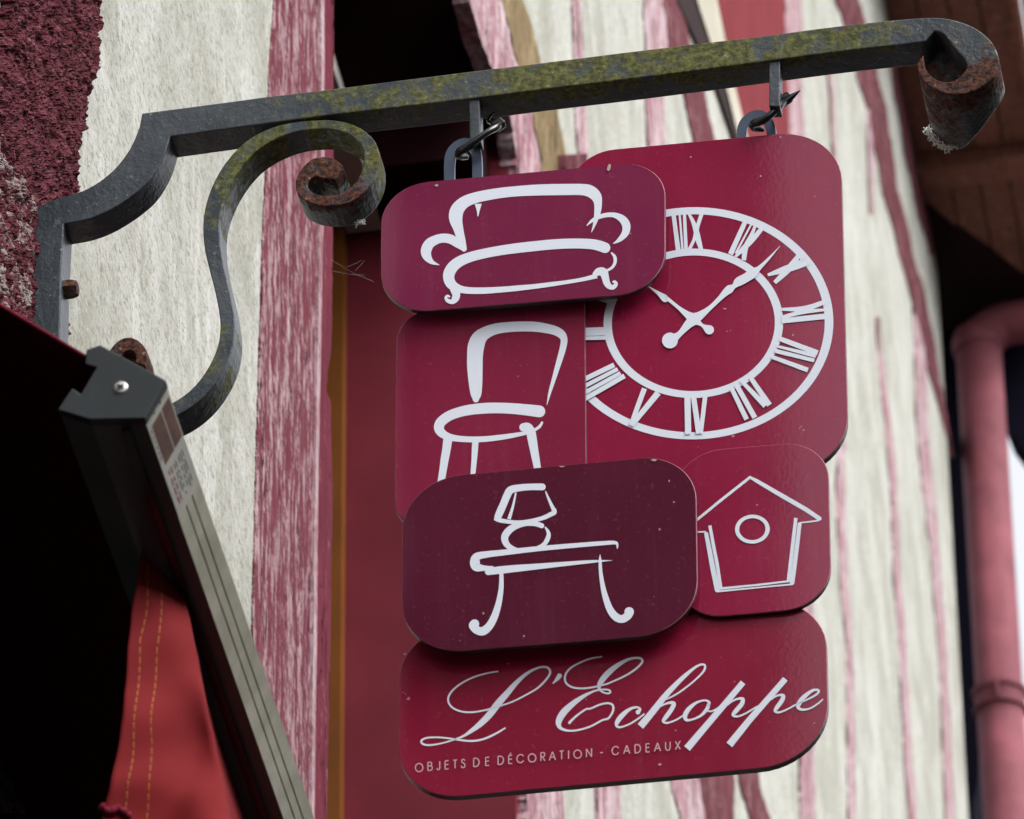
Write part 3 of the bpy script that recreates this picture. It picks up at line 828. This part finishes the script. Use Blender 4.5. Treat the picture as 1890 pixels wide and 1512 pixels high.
# table and lamp
d = Draw(730, 840, 3.3158, OC)
d.stroke([(898, 195, 42), (830, 195, 40), (765, 200, 42), (706, 213, 46), (682, 250, 46), (661, 300, 45), (641, 345, 46), (622, 388, 40)], caps='a')
d.stroke([(604, 390, 16), (640, 400, 26), (700, 409, 24), (760, 411, 22), (830, 403, 24), (900, 386, 26), (950, 363, 28), (972, 348, 30), (960, 318, 22), (940, 275, 16), (918, 222, 7)], caps='')
d.stroke([(737, 230, 10), (722, 300, 14), (708, 350, 18), (694, 392, 22)])
d.stroke([(895, 433, 30), (850, 419, 32), (790, 419, 34), (732, 436, 40), (690, 466, 44), (668, 505, 44), (680, 545, 38), (720, 575, 30), (780, 586, 24), (850, 576, 24), (905, 550, 26), (932, 510, 28), (936, 475, 22), (915, 440, 8)], caps='a')
d.stroke([(1357, 572, 7), (1357, 548, 14), (1338, 536, 22), (1250, 541, 26), (1100, 553, 28), (950, 566, 30), (800, 581, 32), (650, 598, 36), (560, 608, 40), (498, 622, 48), (486, 655, 60), (496, 684, 56), (540, 692, 34), (600, 690, 20)])
d.stroke([(568, 714, 42), (640, 704, 46), (750, 693, 42), (900, 679, 34), (1050, 665, 26), (1200, 652, 18), (1325, 645, 2)], caps='a')
d.stroke([(648, 715, 24), (648, 790, 28), (642, 850, 32), (628, 920, 38), (605, 990, 44), (575, 1045, 48), (535, 1078, 52), (496, 1070, 50), (474, 1045, 50), (484, 1034, 56)], caps='b')
d.stroke([(1252, 608, 2), (1252, 650, 18), (1256, 720, 22), (1268, 800, 28), (1285, 870, 36), (1310, 940, 42), (1345, 988, 48), (1385, 1004, 48), (1420, 984, 50), (1430, 960, 58)], caps='b')
d.done('table_drawing', p_table)
# birdhouse
d = Draw(1240, 810, 4.447, OB)
d.stroke([(160, 703, 20), (400, 507, 22), (642, 316, 22)], False, 'b')
d.stroke([(642, 316, 20), (700, 348, 30), (900, 465, 36), (1100, 580, 36), (1212, 655, 34)], False, 'b')
d.stroke([(1222, 662, 14), (1190, 672, 14), (1140, 680, 12), (1045, 690, 10)])
d.stroke([(1050, 690, 32), (1025, 900, 34), (1000, 1100, 34), (988, 1182, 36)], False, 'b')
d.stroke([(990, 1194, 14), (700, 1222, 12), (378, 1252, 16)], False)
d.stroke([(374, 1240, 42), (340, 1080, 42), (310, 920, 38), (280, 770, 32)], False, 'a')
d.stroke([(282, 764, 12), (150, 766, 12)], False)
d.stroke([(1018, 650, 28), (995, 850, 30), (972, 1050, 32), (958, 1170, 32)], False)
d.stroke([(972, 1168, 16), (700, 1200, 16), (395, 1230, 18)], False)
d.stroke([(402, 1228, 28), (370, 1020, 28), (340, 870, 28), (312, 712, 26)], False)
d.ring(661, 742, 108, 142, 0.835, -0.05, 60)
d.done('birdhouse_drawing', p_bird, VINYL)
# clock
d = Draw(1060, 360, 3.15, OA)
CLX, CLY = 692, 746
d.ring(CLX, CLY, 764, 814, 0.829, -0.028, 200)
d.ring(CLX, CLY, 474, 522, 0.832, -0.028, 160)
T = d.stroke
T([(576, 108, 24), (606, 335, 28)], False); T([(612, 108, 12), (630, 330, 14)], False); T([(640, 105, 18), (650, 330, 22)], False)
T([(664, 105, 14), (692, 160, 24), (710, 215, 32), (722, 265, 32), (740, 325, 22)]); T([(742, 105, 22), (722, 165, 22), (708, 215, 24), (694, 265, 18), (662, 328, 20)])
T([(1003, 135, 26), (908, 345, 30)], False); T([(1040, 150, 10), (938, 340, 12)], False)
T([(1060, 155, 12), (1032, 230, 22), (998, 300, 30), (985, 380, 26)]); T([(1102, 180, 24), (1040, 255, 30), (985, 310, 30), (935, 360, 14)])
T([(1315, 335, 20), (1255, 420, 38), (1165, 510, 22)]); T([(1368, 390, 30), (1250, 425, 42), (1125, 465, 16)]); T([(1345, 360, 8), (1290, 400, 14)])
T([(1455, 622, 26), (1340, 660, 30), (1205, 665, 16)]); T([(1458, 668, 14), (1330, 680, 26), (1205, 712, 18)]); T([(1455, 706, 32), (1205, 732, 30)], False)
T([(1195, 836, 28), (1415, 918, 30)], False); T([(1180, 880, 14), (1405, 935, 26)], False); T([(1165, 905, 24), (1395, 962, 22)], False); T([(1145, 940, 22), (1358, 1018, 28)], False)
T([(1022, 1058, 26), (1135, 1222, 32)], False); T([(968, 1078, 20), (1112, 1226, 34)], False); T([(940, 1100, 28), (1050, 1295, 30)], False); T([(912, 1120, 26), (1002, 1305, 28)], False)
T([(658, 1170, 36), (662, 1392, 36)], False); T([(692, 1165, 30), (724, 1388, 32)], False); T([(762, 1160, 26), (735, 1388, 24)], False)
T([(408, 1125, 30), (328, 1340, 26)], False); T([(488, 1150, 36), (334, 1338, 28)], False)
T([(232, 988, 28), (20, 1090, 28)], False); T([(252, 1012, 22), (20, 1132, 24)], False); T([(268, 1035, 22), (20, 1172, 24)], False); T([(292, 1052, 28), (20, 1210, 26)], False)
T([(185, 792, 48), (-60, 800, 48)], False); T([(185, 830, 22), (-60, 836, 22)], False)
T([(90, 596, 20), (160, 606, 24), (230, 630, 30)])
T([(1196, 297, 2), (1132, 368, 14), (1075, 425, 26), (1040, 452, 56), (1000, 480, 52), (955, 505, 52), (928, 530, 28), (905, 546, 48), (880, 566, 40), (845, 602, 28), (790, 655, 26), (735, 698, 46), (696, 722, 66), (660, 755, 48), (612, 808, 32), (570, 838, 60)])
d.disc(556, 846, 46, 0.0011)
T([(430, 530, 3), (490, 572, 22), (528, 602, 42), (545, 606, 22), (600, 650, 20), (650, 690, 36), (696, 722, 60), (740, 755, 18), (775, 778, 48)])
d.disc(785, 784, 27, 0.0012)
d.done('clock_drawing', p_clock)

def chips(parent, off, lst):
    for x, y, w_, h_ in lst:
        d = Draw(0, 0, 1.0, off)
        b = len(d.v)
        for k in range(9):
            a = 2 * math.pi * k / 9
            r = random.uniform(0.6, 1.15)
            d.v.append(d.P(x + w_ * r * math.cos(a), y + h_ * r * math.sin(a), 0.0011))
        d.f.append(tuple(range(b, b + 9)))
        d.done('paint_chip', parent, CHIP)
CHIP = Mat('bare_chip', 0.8, 0.1).color((0.40, 0.33, 0.28)).m
chips(p_sofa, OC, [(806, 342, 4.5, 3), (1124, 310, 4, 8)])
chips(p_table, OC, [(1207, 849, 6, 2.5), (1037, 861, 6, 1.5), (1235, 888, 1.5, 2), (892, 1132, 2, 2), (1244, 927, 2, 1.5)])
chips(p_name, OA, [(1218, 1411, 3, 2.5), (747, 1207, 3, 2)])
chips(p_clock, OA, [(1338, 570, 4, 1.5), (1404, 325, 1.8, 1.5), (1275, 290, 2, 2)])

# shop name in copperplate script
class Script(Draw):
    def __init__(s, off):
        Draw.__init__(s, 0, 0, 1.0, off)
    def a(s, pts, caps=''):      # left cut-out
        s.stroke([(720 + x / 4.3195, 1130 + y / 4.3195, wd / 4.3195 * 1.12) for x, y, wd in pts], True, caps)
    def b(s, pts, caps='', smooth=True):
        s.stroke([(1090 + x / 4.0213, 1130 + y / 4.0213, wd / 4.0213 * 1.12) for x, y, wd in pts], smooth, caps)
d = Script(OA)
d.a([(862, 472, 9), (760, 490, 11), (650, 525, 11), (550, 580, 12), (485, 640, 13), (462, 700, 13), (490, 755, 13), (560, 790, 12), (650, 798, 12), (740, 785, 11), (800, 770, 11), (880, 747, 11), (980, 712, 11), (1080, 662, 12), (1180, 602, 13), (1250, 530, 14), (1276, 480, 15), (1258, 444, 15), (1210, 437, 15), (1140, 460, 17), (1070, 505, 23), (1000, 570, 33), (930, 650, 43), (860, 730, 49), (790, 820, 47), (720, 890, 41), (650, 945, 28), (580, 990, 16), (500, 1020, 11), (400, 1048, 11), (310, 1060, 13), (260, 1050, 14), (250, 1025, 14), (290, 1003, 13), (370, 998, 12), (460, 1005, 12), (560, 1020, 13), (660, 1027, 14), (750, 1010, 14), (840, 970, 14), (920, 922, 10)])
d.a([(1350, 508, 34), (1330, 535, 24), (1296, 570, 6)], 'a')
k = 0.93097
def cv(x, y, wd): return ((x + 1487.9) / k / 1.0, 0, 0)
def b2a(x, y, wd): return ((x / 4.0213 + 370) * 4.3195, y / 4.0213 * 4.3195, wd / 4.0213 * 4.3195)
d.a([(1690, 355, 9), (1600, 370, 12), (1520, 400, 12), (1440, 445, 13), (1398, 500, 14), (1400, 560, 14), (1450, 598, 13), (1530, 608, 13), (1620, 598, 13)] + [b2a(*p) for p in [(113, 535, 11), (150, 521, 11), (250, 476, 12), (330, 426, 13), (380, 376, 14), (376, 346, 14), (330, 340, 15), (270, 355, 19), (200, 395, 29), (130, 452, 38), (82, 510, 36), (62, 555, 24), (82, 588, 12), (120, 603, 12), (145, 597, 12), (140, 580, 11), (100, 574, 11), (40, 582, 12)]] +
    [(1590, 645, 18), (1540, 672, 26), (1465, 724, 38), (1390, 792, 48), (1352, 850, 46), (1343, 892, 36), (1362, 926, 23), (1420, 945, 14), (1500, 940, 13), (1600, 910, 13), (1690, 862, 13)] + [b2a(*p) for p in [(132, 788, 13), (165, 737, 14), (165, 692, 14), (130, 676, 13), (70, 686, 12), (0, 716, 12)]] + [(1560, 775, 13), (1480, 832, 15), (1424, 888, 18)])
d.b([(352, 742, 30), (368, 718, 14), (340, 706, 14), (290, 721, 20), (236, 765, 32), (201, 810, 30), (192, 842, 17), (220, 854, 13), (280, 835, 11), (340, 800, 11), (400, 755, 11)], 'a')
d.b([(370, 848, 48), (440, 765, 44), (500, 690, 42), (560, 615, 38), (620, 550, 33), (690, 482, 27), (750, 430, 19), (800, 396, 14), (840, 389, 14), (850, 412, 14), (830, 450, 13), (780, 500, 11), (720, 550, 11), (640, 607, 11), (560, 648, 9)])
d.b([(470, 728, 11), (540, 688, 11), (590, 672, 18), (618, 680, 27), (600, 722, 29), (562, 775, 29), (540, 810, 19), (570, 822, 13), (640, 797, 11), (720, 745, 11)])
d.b([(872, 695, 24), (880, 670, 18), (850, 655, 12), (790, 670, 16), (732, 715, 28), (702, 765, 30), (712, 800, 20), (760, 795, 13), (822, 765, 17), (866, 715, 24), (876, 680, 22)])
d.b([(845, 728, 9), (900, 735, 11), (960, 702, 11), (1030, 655, 11)])
d.b([(1132, 522, 38), (1000, 678, 40), (860, 842, 42), (716, 1012, 48)], '', False)
d.b([(985, 712, 11), (1050, 662, 12), (1100, 642, 14), (1130, 648, 25), (1120, 685, 29), (1080, 732, 29), (1057, 763, 19), (1090, 774, 13), (1150, 752, 11), (1230, 705, 11), (1320, 655, 11)])
d.b([(1446, 496, 38), (1310, 652, 40), (1180, 800, 42), (1030, 985, 48)], '', False)
d.b([(1300, 678, 11), (1360, 633, 12), (1400, 616, 14), (1430, 622, 25), (1418, 660, 29), (1385, 705, 27), (1370, 734, 19), (1400, 744, 13), (1460, 721, 11), (1540, 678, 11), (1610, 648, 11), (1670, 615, 13), (1694, 590, 15), (1680, 576, 15), (1640, 586, 19), (1582, 632, 29), (1546, 680, 31), (1542, 709, 22), (1572, 724, 15), (1630, 714, 11), (1690, 677, 11), (1725, 645, 7)])
d.done('script_lettering', p_name, VINYL)

# small capitals under it, drawn as thin strokes along a rising base line
GL = {
 'O': (1.0, [[('c', 0.5, 0.5, 0.46, 0.5)]]),
 'B': (0.62, [[(0.06, 0), (0.06, 1)], [(0.06, 1), (0.34, 1), (0.5, .9), (0.5, .68), (0.34, .56), (0.06, .56)], [(0.34, .56), (0.56, .45), (0.56, .12), (0.36, 0), (0.06, 0)]]),
 'J': (0.45, [[(0.38, 1), (0.38, .22), (0.28, .02), (0.12, .02), (0.02, .2)]]),
 'E': (0.55, [[(0.08, 0), (0.08, 1)], [(0.08, 1), (0.5, 1)], [(0.08, .54), (0.47, .54)], [(0.08, 0), (0.5, 0)]]),
 'T': (0.48, [[(0.24, 0), (0.24, 1)], [(0.0, 1), (0.48, 1)]]),
 'S': (0.52, [[(0.44, .82), (0.36, .97), (0.2, 1), (0.08, .88), (0.1, .66), (0.3, .52), (0.45, .36), (0.42, .1), (0.24, 0), (0.08, .06), (0.03, .24)]]),
 'D': (0.8, [[(0.08, 0), (0.08, 1)], [(0.08, 1), (0.36, 1), (0.62, .86), (0.74, .5), (0.62, .14), (0.36, 0), (0.08, 0)]]),
 'C': (0.9, [[(0.84, .76), (0.66, .95), (0.42, .99), (0.16, .84), (0.05, .5), (0.16, .16), (0.42, .01), (0.66, .05), (0.84, .24)]]),
 'R': (0.6, [[(0.08, 0), (0.08, 1)], [(0.08, 1), (0.38, 1), (0.52, .88), (0.52, .64), (0.38, .5), (0.08, .5)], [(0.26, .5), (0.56, 0)]]),
 'A': (0.78, [[(0.02, 0), (0.39, 1)], [(0.39, 1), (0.76, 0)], [(0.16, .34), (0.62, .34)]]),
 'I': (0.22, [[(0.11, 0), (0.11, 1)]]),
 'N': (0.78, [[(0.08, 0), (0.08, 1)], [(0.08, 1), (0.7, 0)], [(0.7, 0), (0.7, 1)]]),
 'U': (0.68, [[(0.07, 1), (0.07, .34), (0.16, .08), (0.34, 0), (0.52, .08), (0.61, .34), (0.61, 1)]]),
 'X': (0.66, [[(0.04, 0), (0.62, 1)], [(0.04, 1), (0.62, 0)]]),
 '-': (0.4, [[(0.04, .4), (0.36, .4)]]),
}
GL['\u00c9'] = (0.55, GL['E'][1] + [[(0.2, 1.12), (0.36, 1.3)]])
d = Draw(0, 0, 1.0, OA)
def base_y(x): return 1424.5 + (x - 766) * (1383.0 - 1424.5) / (1255 - 766)
for word, x0, x1 in (('OBJETS', 766, 859), ('DE', 873, 903.5), ('D\u00c9CORATION', 918, 1093), ('-', 1107, 1115), ('CADEAUX', 1129, 1256)):
    tot = sum(GL[c][0] for c in word)
    cap = 15.2
    gap = (x1 - x0 - tot * cap) / max(1, len(word) - 1) if len(word) > 1 else 0
    x = x0
    for c in word:
        wd, st_ = GL[c]
        for pl_ in st_:
            if pl_[0][0] == 'c':
                _, a_, b_, rx, ry = pl_[0]
                q = [(x + (a_ + rx * math.cos(t)) * cap, base_y(x) - (b_ + ry * math.sin(t)) * cap, 2.0) for t in [2 * math.pi * i / 20 for i in range(21)]]
                d.stroke(q, False)
            else:
                q = [(x + a_ * cap, base_y(x + a_ * cap) - b_ * cap, 2.0) for a_, b_ in pl_]
                d.stroke(q, len(q) > 2)
        x += wd * cap + gap
d.done('small_lettering', p_name, VINYL_PINK)

# steel loops on the sign and the cable ties that hang it
for pts in ([(830, 345, 20), (830, 295, 20), (838, 275, 20), (855, 264, 19), (871, 268, 19), (880, 288, 19), (881, 345, 19)],
            [(1368, 262, 18), (1370, 235, 18), (1381, 219, 18), (1398, 212, 18), (1414, 218, 18), (1423, 238, 18), (1424, 262, 18)]):
    L_, R_ = strip_edges(catmull(pts, 5))
    v, f = ribbon(L_, R_, 0.004, DS, (P0 + DS * 0.003, DS))
    part('hanging_loop', v, f, STEEL, sign, bevel=0.0006)
def tie(pts, label, tail):
    t = thing('cable_tie', label, 'cable tie', sgn(pts[0][0], pts[0][1], 0.01))
    path = [at(x, y, (P0 + DS * dd, DS)) for x, y, dd, r in catmull(pts, 5)]
    v, f = tube(path, [r * 0.00057 for _, _, _, r in catmull(pts, 5)], 10)
    part('strap', v, f, RUBBER, t, smooth=True)
    path = [at(x, y, (P0 + DS * dd, DS)) for x, y, dd, r in catmull(tail, 5)]
    v, f = tube(path, [r * 0.00057 for _, _, _, r in catmull(tail, 5)], 8)
    part('tail', v, f, RUBBER, t, smooth=True)
    e = pts[-1]
    c = at(e[0], e[1], (P0 + DS * e[2], DS))
    v, f = box_vf(c, (US + Z * 0.8).normalized() * 0.0062, DS * 0.005, (Z - US * 0.8).normalized() * 0.0052)
    part('locking_head', v, f, RUBBER, t, bevel=0.002)
tie([(862, 290, .012, 5), (850, 288, .004, 8), (848, 281, -.004, 8.5), (862, 272, -.010, 8), (882, 257, -.013, 6.5), (900, 244, -.012, 6.5), (914, 236, -.006, 7.5), (921, 230, .0, 8)],
    'black cable tie above the sofa panel joining its steel loop to the iron stem', [(914, 238, -.002, 5), (908, 228, .004, 4), (901, 224, .010, 3.5), (905, 214, .012, 2.5), (913, 207, .012, 1.2)])
tie([(1408, 240, .012, 5), (1394, 236, .004, 8), (1391, 229, -.004, 8.5), (1404, 224, -.010, 8), (1420, 214, -.013, 7), (1434, 200, -.012, 7), (1444, 190, -.006, 7), (1450, 184, .0, 8)],
    'black cable tie above the clock panel with its pointed tail sticking up', [(1448, 190, -.002, 7), (1460, 180, -.003, 6), (1469, 173, -.004, 3.5), (1477, 167, -.005, 0.8)])

# ------------------------------------------------------------------ awning at the lower left
UA, DA = frame(8.4)
SCAP = -1.05
CAPP = (FP + S * SCAP, DA)               # plane of the end cap
CAPX = [(159, 645), (185, 636), (307, 702), (267, 772), (165, 774), (106, 756), (133, 716), (149, 727), (178, 678), (157, 672)]
acap = [at(x, y, CAPP) for x, y in CAPX]
cenA = sum(acap, Vector()) / len(acap)
awn = thing('shop_awning', 'half-retracted dark red shop awning with grey aluminium front rail and hanging red valance', 'awning', cenA)
print('cap n %.3f' % ((cenA - FP).dot(N)))
v, f = prism(acap, DA * 0.010)
cap = part('end_cap', v, f, CAP, awn, bevel=0.0011)
# rail: same section a little smaller, with grooves in its outer face
sec = [cenA + (p - cenA) * 0.975 for p in acap]
def edge_grooves(a, b, ts, depth):
    out = [a]
    nrm = ((b - a).normalized().cross(DA)).normalized()
    if nrm.dot(cenA - a) < 0: nrm = -nrm
    L = (b - a).length
    for t in ts:
        for k, dd in ((-0.0011 / L, 0), (-0.0006 / L, depth), (0.0006 / L, depth), (0.0011 / L, 0)):
            out.append(a + (b - a) * (t + k) + nrm * dd)
    return out
i0 = 2
front_sec = sec[:2] + edge_grooves(sec[2], sec[3], (0.36, 0.64), 0.0022) + sec[3:]
RL = 3.1
poly = [p + DA * 0.0102 for p in front_sec]
v, f = prism(poly, DA * RL)
nf_ = len(poly)
mi = [1, 1] + [0 if 2 <= i <= 10 else 1 for i in range(nf_)]  # grooved outer face lighter, every other rail face darker
rail = part('front_rail', v, f, [ALU, RAIL_DARK], awn, mi=mi)
# lip under the rail holding the valance
lipc = [cenA + (p - cenA) for p in (at(219, 775, CAPP), at(236, 775, CAPP), at(236, 782, CAPP), at(219, 782, CAPP))]
v, f = prism([p + DA * 0.012 for p in lipc], DA * (RL - 0.01))
part('valance_channel', v, f, RUBBER, awn)
# screw
sc_c = at(223, 716, CAPP)
v, f = [], []
for dy, rr in ((0.0004, 0.0062), (-0.0006, 0.0060), (-0.0014, 0.0045), (-0.0016, 0.0)):
    for k in range(20):
        a = 2 * math.pi * k / 20
        v.append(sc_c + DA * dy + (UA * math.cos(a) + Z * math.sin(a)) * max(rr, 0.0001))
for i in range(3):
    for k in range(20): f.append((i * 20 + k, i * 20 + (k + 1) % 20, i * 20 + 20 + (k + 1) % 20, i * 20 + 20 + k))
scw = part('screw', v, f, SCREW, cap, smooth=True)
b1 = box_vf(sc_c - DA * 0.0017, (UA + Z).normalized() * 0.0034, (UA - Z).normalized() * 0.0010, DA * 0.0003)
b2 = box_vf(sc_c - DA * 0.00175, (UA + Z).normalized() * 0.0010, (UA - Z).normalized() * 0.0034, DA * 0.0003)
v, f = join(b1, b2)
part('screw_slot', v, f, RUBBER, cap)
# printed sticker on the outer face of the rail
fa, fb_ = sec[2] + DA * 0.0102, sec[3] + DA * 0.0102
nf2 = ((fb_ - fa).normalized().cross(DA)).normalized()
if nf2.dot(fa - cenA) < 0: nf2 = -nf2
facep = (fa + nf2 * 0.0005, nf2)
def on_face(px, py): return at(px, py, facep)
def face_uv(t, l, lift=0.0):
    return fa + (fb_ - fa) * t + DA * l + nf2 * (0.0005 + lift)
l0 = 0.004
l1 = (on_face(320, 975) - fb_).dot(DA)
lm = (on_face(291, 884) - fb_).dot(DA)
print('sticker %.3f %.3f' % (lm, l1))
BROWN_ST = paint('brown_print', (0.115, 0.052, 0.036), 0.45, 0.4, 0.4, 30)
SILVER_ST = paint('silver_foil_print', (0.47, 0.47, 0.43), 0.4, 0.3, 0.1, 30)
PINK_PRINT = paint('faded_red_print', (0.30, 0.13, 0.12), 0.6)
GREY_PRINT = paint('faded_grey_print', (0.15, 0.15, 0.14), 0.6)
def quad_face(t0, t1, a, b, lift):
    return [face_uv(t0, a, lift), face_uv(t1, a, lift), face_uv(t1, b, lift), face_uv(t0, b, lift)], [(0, 1, 2, 3)]
v, f = prism(quad_face(0.03, 1.0, l0, l1, 0.0)[0], -nf2 * 0.0003)
stk = part('sticker', v, f, SILVER_ST, awn, 'silver and brown warning sticker on the rail end')
v, f = join(quad_face(0.05, 0.40, l0 + .006, lm, 0.0001), quad_face(0.44, 0.86, l0 + .006, lm, 0.0001))
part('sticker_band', v, f, BROWN_ST, stk)
vf = []
for row, t in enumerate((0.2, 0.29, 0.38, 0.5, 0.58)):
    x = lm + 0.012
    while x < l1 - 0.014:
        ln = random.uniform(0.006, 0.016)
        vf.append(quad_face(t, t + 0.035, x, min(l1 - 0.01, x + ln), 0.00012))
        x += ln + random.uniform(0.003, 0.006)
v, f = join(*vf)
part('print_rows', v, f, GREY_PRINT, stk)['kind'] = 'stuff'
vf = []
for row, t in enumerate((0.70, 0.80)):
    x = lm + 0.010
    while x < l1 - 0.02:
        ln = random.uniform(0.006, 0.014)
        vf.append(quad_face(t, t + 0.05, x, min(l1 - 0.01, x + ln), 0.00012))
        x += ln + random.uniform(0.003, 0.006)
x = l0 + 0.008
while x < lm - 0.01:
    ln = random.uniform(0.003, 0.007)
    vf.append(quad_face(0.90, 0.94, x, x + ln, 0.00012))
    x += ln + random.uniform(0.002, 0.004)
v, f = join(*vf)
part('red_print_rows', v, f, PINK_PRINT, stk)['kind'] = 'stuff'
# canopy cloth from the rail up to the wall
ca = at(163, 657, CAPP) + DA * 0.004
cdir = (at(0, 559, CAPP) - at(160, 655, CAPP)).normalized()
cl = 0.75
nn_ = cdir.cross(DA).normalized()
if nn_.z < 0: nn_ = -nn_
rows, colsn = 10, 24
tp, fcs = [], []
for i in range(rows + 1):
    for j in range(colsn + 1):
        t, l = i / rows, j / colsn
        sag = -0.004 * math.sin(math.pi * t) * math.sin(math.pi * l)
        tp.append(ca + cdir * (cl * t - 0.004) + DA * (RL * l) + nn_ * sag)
for i in range(rows):
    for j in range(colsn):
        a = i * (colsn + 1) + j
        fcs.append((a, a + 1, a + colsn + 2, a + colsn + 1))
o = part('canopy', tp, fcs, CANVAS, awn, smooth=True)
mod = o.modifiers.new('thickness', 'SOLIDIFY'); mod.thickness = 0.0016; mod.offset = -1
path = [ca + cdir * (cl * t - 0.002) + DA * 0.001 for t in [i / 8 for i in range(9)]]
v, f = tube(path, 0.0019, 8)
part('canopy_hem', v, f, BINDING, awn, smooth=True)
# valance: free end hanging in front, then running back under the rail
VL = [(277, 930), (274, 952), (267, 989), (256, 1063), (242, 1137), (235, 1211), (228, 1304), (222, 1367), (207, 1452), (190, 1512), (183, 1560)]
VR = [(300, 930), (306, 952), (314, 989), (330, 1063), (345, 1137), (360, 1211), (378, 1304), (391, 1367), (408, 1452), (421, 1512), (431, 1560)]
PV0 = (FP + S * (SCAP + 0.20), DA)
PV1 = (FP + S * (SCAP + 0.26), DA)
def val_pt(u, y):
    a, b = at(lerp_x(VL, y), y, PV0), at(lerp_x(VR, y), y, PV1)
    p = a.lerp(b, u)
    hgt = (y - 930) / 630
    q = noise.noise(Vector((u * 1.6 + y * 0.004, y * 0.011, 2.3))) * 0.014 + 0.005 * math.sin((u * 1.3 - (y - 930) / 200) * 4.2) * (0.4 + u) + 0.008 * math.sin(u * 5.5 + y * 0.012) * hgt
    return p + DA * q * min(1, 0.25 + hgt)
rws, cls = 64, 22
v, f = [], []
ext = 16
for i in range(rws + 1):
    y = 930 + 630 * i / rws
    for j in range(cls + 1): v.append(val_pt(j / cls, y))
    b = v[-1]
    for j in range(1, ext + 1):
        t = j / ext
        wob = 0.010 * math.sin(t * 9 + 0.4) * (i / rws)
        v.append(b + DA * (0.012 * j ** 1.75) + UA * (wob - 0.022 * min(1, t * 3.5) * (0.3 + i / rws)))
K = cls + ext + 1
for i in range(rws):
    for j in range(K - 1):
        a = i * K + j
        f.append((a, a + 1, a + K + 1, a + K))
val = part('valance', v, f, CLOTH, awn, 'hanging red cloth flap with two rows of yellow stitching', smooth=True)
mod = val.modifiers.new('thickness', 'SOLIDIFY'); mod.thickness = 0.0012; mod.offset = 0
def stitch(pts):
    vf = []
    pp = [Vector(p).to_2d() if False else p for p in catmull(pts, 8)]
    acc = []
    for (x0, y0), (x1, y1) in zip(pp, pp[1:]):
        n_ = max(1, int(math.hypot(x1 - x0, y1 - y0) / 2))
        acc += [(x0 + (x1 - x0) * k / n_, y0 + (y1 - y0) * k / n_) for k in range(n_)]
    i = 0
    while i + 5 < len(acc):
        seg = []
        for x, y in (acc[i], acc[i + 2], acc[i + 5]):
            a, b = lerp_x(VL, y), lerp_x(VR, y)
            p = val_pt((x - a) / (b - a), y)
            seg.append(p - DA * 0.0012)
        seg[0] += DA * 0.0006; seg[2] += DA * 0.0006
        vf.append(tube(seg, 0.00055, 5))
        i += 7
    return vf
s1 = stitch([(275, 1000), (274, 1090), (271, 1130), (259, 1178), (258, 1210), (253, 1290), (250, 1340), (244, 1420), (228, 1505), (220, 1540)])
s2 = stitch([(297, 1000), (299, 1050), (299, 1130), (295, 1180), (288, 1220), (281, 1330), (279, 1400), (275, 1450), (265, 1512), (260, 1540)])
v, f = join(*s1, *s2)
part('stitching', v, f, THREAD, val)['kind'] = 'stuff'
hem = [val_pt(u, 1499 + 10 * u + 4 * math.sin(u * 40)) - DA * 0.003 for u in [i / 14 * 0.2 for i in range(-2, 15)]]
v, f = tube(hem, [0.0035 + 0.0012 * math.sin(i * 2.1) for i in range(len(hem))], 8)
part('frayed_binding', v, f, BINDING, val, smooth=True)

# ------------------------------------------------------------------ cobwebs
def web(pairs, label, plane, r=0.00006):
    t = thing('cobweb', label, 'cobweb', at(pairs[0][0], pairs[0][1], plane))
    vf = []
    for x0, y0, x1, y1 in pairs:
        a, b = at(x0, y0, plane), at(x1, y1, plane)
        m_ = (a + b) / 2 - Z * (b - a).length * 0.04
        vf.append(tube([Vector(p) for p in catmull([tuple(a), tuple(m_), tuple(b)], 4)], r, 4))
    v, f = join(*vf)
    part('silk_strands', v, f, SILK, t)
    return t
web([(612, 480, 690, 520), (640, 493, 668, 480), (655, 500, 672, 482), (614, 500, 672, 508)], 'fine cobweb threads across the dark window recess beside the rose post', (BAR[0] + DB * 0.25, DB))
def tuft(path_px, plane, parent, rr):
    vf = []
    for i in range(110):
        x, y = random.choice(path_px)
        a = at(x + random.uniform(-5, 5), y + random.uniform(-4, 4), (plane[0] + plane[1] * random.uniform(-0.004, 0.004), plane[1]))
        dv = Vector((random.gauss(0, 1), random.gauss(0, 1), random.gauss(0, 1))).normalized() * random.uniform(0.002, 0.006)
        vf.append(tube([a - dv, a + dv * 0.3 + Vector((0, 0, 0.001)), a + dv], rr, 4))
    v, f = join(*vf)
    part('silk_tuft', v, f, SILK, parent)
t = thing('cobweb', 'white cobweb tuft clinging under the rusty curled end of the bracket', 'cobweb', at(1740, 262, (BAR[0] + DB * 0.09, DB)))
tuft([(1713, 240), (1717, 250), (1722, 259), (1730, 266), (1740, 271), (1752, 273), (1764, 270), (1774, 264), (1782, 257)], (BAR[0] + DB * 0.094, DB), t, 0.0006)
t = thing('cobweb', 'small white cobweb star under the upper scroll of the bracket', 'cobweb', at(660, 405, (BAR[0] + DB * 0.038, DB)))
tuft([(657, 404), (661, 406), (664, 409)], (BAR[0] + DB * 0.04, DB), t, 0.0005)
